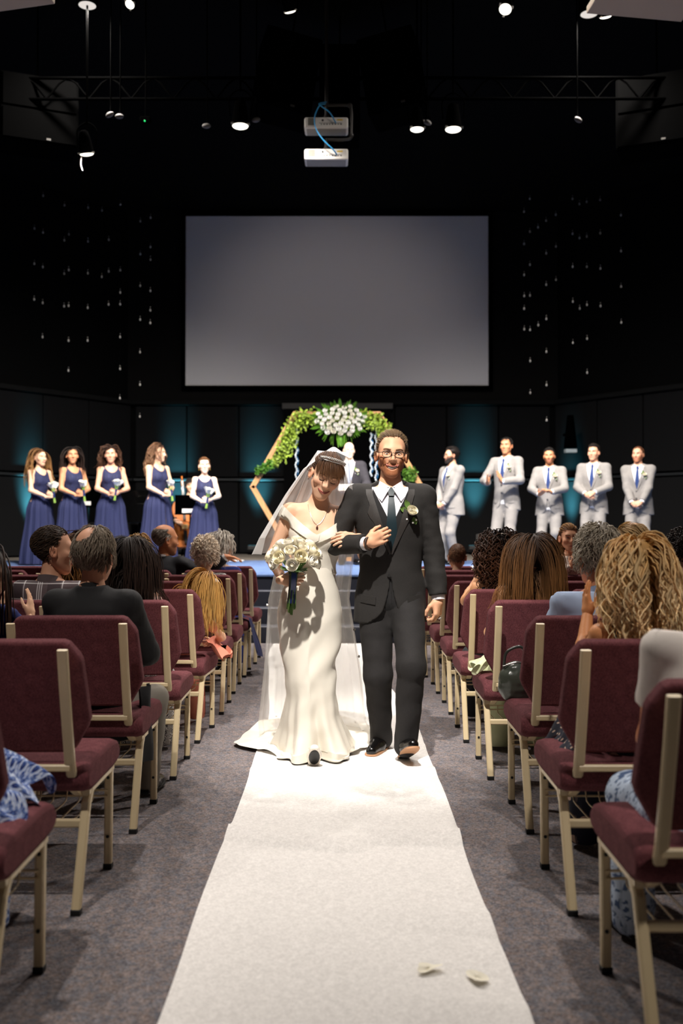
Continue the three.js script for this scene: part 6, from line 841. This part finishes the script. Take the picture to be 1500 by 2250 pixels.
// ---------------------------------------------------------------- musicians
{
  const black = cloth(0x111114), P = person({ label: 'cellist dressed in black, seated behind the bridesmaids and mostly hidden', h: 1.66, sit: .42, pos: [-2.42, STAGE, -15.85], turn: .1, cell: .014, headCell: .005, head: [.1, .1, .1], armR: { w: [-.22, .62, .42], e: [-1, -.2, -.4], dir: [.7, -.3, .6], palm: [0, -.6, -.8], hand: [.6, .02, .4] }, armL: { w: [.12, 1.02, .26], e: [1, -.6, -.2], dir: [-.5, .4, .6], palm: [-.4, 0, -1], hand: [.7, .02, .4] }, legL: { f: [.30, .085, .42], k: [1, 1, .5] }, legR: { f: [-.30, .085, .42], k: [-1, 1, .5] } });
  top(P, black, {}); trousers(P, black, {}); shoes(P, M(0x6a1c18, .4), { cell: .009 }); faceParts(P, {}); hair(P, { ...HB, n: 300, len: .06, w: .004, color: 0x1c1410, seed: 81, capGrow: 1.08 });
  const st = thing('stool', 'black stool under the cellist', 'stool', [-2.42, STAGE - .01, -15.87]); part('seat', new THREE.CylinderGeometry(.17, .17, .05, 28).translate(0, .42, 0), MAT.cap, st); for (let i = 0; i < 4; i++) part('leg', tube([[Math.cos(i * PI / 2 + .8) * .13, .4, Math.sin(i * PI / 2 + .8) * .13], [Math.cos(i * PI / 2 + .8) * .19, 0, Math.sin(i * PI / 2 + .8) * .19]], .014, 8, 2), MAT.blackMetal, st);
  const C = thing('cello', 'orange brown cello held by the seated cellist', 'cello', [-2.40, STAGE, -15.38]); C.rotation.set(-.22, .15, .10); const h = new THREE.Shape(), L = [[0, .0], [.12, .005], [.20, .06], [.222, .16], [.20, .26], [.155, .33], [.138, .40], [.145, .46], [.17, .53], [.172, .62], [.14, .70], [.06, .745], [0, .75]];
  const pts = new THREE.SplineCurve(L.map(([x, y]) => new THREE.Vector2(x, y))).getPoints(60); h.setFromPoints([...pts, ...pts.slice(1, -1).reverse().map((p) => new THREE.Vector2(-p.x, p.y))]); const wood = M(0xb8641e, .28, { clearcoat: .6 });
  part('body', new THREE.ExtrudeGeometry(h, { depth: .09, bevelEnabled: true, bevelSize: .012, bevelThickness: .02, bevelSegments: 4 }).translate(0, .24, -.045), wood, C); for (const q of [-1, 1]) part('sound_hole', tube([[q * .075, .49, .069], [q * .06, .53, .069], [q * .075, .58, .069], [q * .065, .62, .069]], .006, 6, 16), MAT.cap, C);
  part('fingerboard', box(.045, .55, .02, 0, .93, .085, .005), MAT.cap, C); part('neck', box(.04, .34, .035, 0, 1.12, .06, .01), wood, C); part('scroll', new THREE.TorusGeometry(.028, .014, 10, 20).rotateY(PI / 2).translate(0, 1.33, .04), wood, C); part('bridge', box(.09, .07, .008, 0, .545, .10, .003), M(0xd8b070, .5), C); part('tailpiece', box(.05, .2, .012, 0, .38, .10, .004), MAT.cap, C); for (let i = 0; i < 4; i++) part('string', tube([[-.015 + i * .01, .47, .115], [-.02 + i * .0133, .58, .138], [-.012 + i * .008, 1.28, .09]], .0012, 4, 8), MAT.silver, C); part('endpin', tube([[0, .25, 0], [0, .01, .06]], .006, 6, 2), MAT.silver, C);
  const bow = thing('cello_bow', 'wooden bow crossing the cello strings', 'bow', [-2.42, STAGE + .62, -15.18]); bow.rotation.z = -.12; part('stick', tube([[-.3, .02, 0], [0, .012, 0], [.4, .02, 0]], .005, 6, 12), M(0x7a4420, .4), bow); part('bow_hair', box(.66, .002, .008, .04, 0, 0), MAT.white, bow); part('frog', box(.04, .022, .012, -.28, .008, 0, .003), MAT.cap, bow);
  for (const [x, z, hgt, w] of [[-2.30, -15.0, .78, 'in front of the cello'], [-3.95, -15.3, .9, 'by the piano behind the second bridesmaid']]) { const m = thing('music_stand', 'black music stand ' + w, 'music stand', [x, STAGE, z]); part('pole', tube([[0, .03, 0], [0, hgt, 0]], .012, 8, 2), MAT.blackMetal, m); for (let i = 0; i < 3; i++) part('leg', tube([[0, .18, 0], [Math.cos(i * 2.1) * .22, .012, Math.sin(i * 2.1) * .22]], .008, 6, 2), MAT.blackMetal, m); const d = part('desk', box(.46, .3, .01, 0, hgt + .1, 0, .004), MAT.blackMetal, m); part('ledge', box(.46, .012, .05, 0, hgt - .04, .03), MAT.blackMetal, d); part('sheet_music', box(.2, .06, .004, -.02, hgt + .01, .010, .001), MAT.white, d); }
  // grand piano behind the bridesmaids
  const p = thing('grand_piano', 'black grand piano in the dark behind the bridesmaids', 'piano', [-3.65, STAGE, -17.3], PI); const sh = new THREE.Shape(); sh.moveTo(-.74, 0); sh.lineTo(.74, 0); sh.lineTo(.74, .55); sh.bezierCurveTo(.74, 1.0, .3, .95, .1, 1.35); sh.bezierCurveTo(-.1, 1.62, -.74, 1.65, -.74, 1.1); sh.closePath(); const gloss = M(0x060606, .12, { clearcoat: .5 });
  part('case', new THREE.ExtrudeGeometry(sh, { depth: .30, bevelEnabled: true, bevelSize: .01, bevelThickness: .01 }).rotateX(-PI / 2).translate(0, .62, .5), gloss, p); part('keyboard_shelf', box(1.46, .08, .28, 0, .66, .62, .01), gloss, p); part('key_cover', box(1.3, .16, .02, 0, .8, .52, .005), gloss, p);
  for (let i = 0; i < 52; i++) part('white_key', box(.0225, .02, .14, -.61 + i * .0239, .712, .66), M(0xece8de, .3), p); for (let i = 0; i < 36; i++) part('black_key', box(.012, .018, .09, -.60 + [0, 1, 3, 4, 5][i % 5] * .0239 + Math.floor(i / 5) * .1673 + .012, .73, .63), MAT.cap, p);
  part('music_desk', box(.7, .26, .015, 0, 1.06, .42, .005), gloss, p); part('sheet_music', box(.26, .22, .004, -.1, 1.07, .432, .001), MAT.white, p); for (const [x, z] of [[-.6, .4], [.6, .4], [-.3, -.75]]) part('leg', new THREE.CylinderGeometry(.05, .035, .6, 12).translate(x, .31, z), gloss, p); part('pedal_lyre', box(.16, .5, .05, 0, .33, .3, .01), gloss, p); part('lid_prop', tube([[.36, .93, .1], [.42, 1.5, -.2]], .01, 6, 2), MAT.metal, p);
}
// ---------------------------------------------------------------- things left on the chairs
{
  const b = thing('handbag', 'shiny grey green handbag on a chair by the man in the pale blue shirt', 'handbag', [.80, .465, -4.62], .2);
  part('bag_body', meshField((x, y, z) => Math.max(ell([0, .075, 0], [.085, .10, .06])(x, y, z), -y) + .006 * N3(x * 30, y * 30, z * 30), [-.11, -.01, -.09, .11, .2, .09], .006), M(0x3c4038, .25), b); part('strap', tube([[-.06, .14, 0], [-.05, .22, .02], [.02, .24, .02], [.06, .15, 0]], .007, 8, 30), M(0x2c2e28, .3), b); part('zip', tube([[-.07, .155, .02], [0, .172, .025], [.07, .155, .02]], .003, 5, 16), MAT.silver, b);
  const n = thing('blue_shawl', 'royal blue lace shawl hanging off the aisle side of a chair seat', 'shawl', [-.80, 0, -8.55]);
  part('cloth', sheet((u, v) => { const k = v * 1.0; const over = k < .3 ? k / .3 : 1, fall = Math.max(0, (k - .3) / .7); return V(-.10 + .11 * over + .09 * fall + .02 * Math.sin(u * 9 + v * 3) * fall, .485 - .03 * over * over - .34 * fall * (1 - .25 * u) + .012 * Math.sin(u * 7), -.12 + u * .32 + .05 * Math.sin(v * 5 + u * 3)); }, 30, 40), M(0xffffff, .8, { map: navyLaceTex, color: 0x8fb0ff }), n);
}

renderer.render(scene, camera);
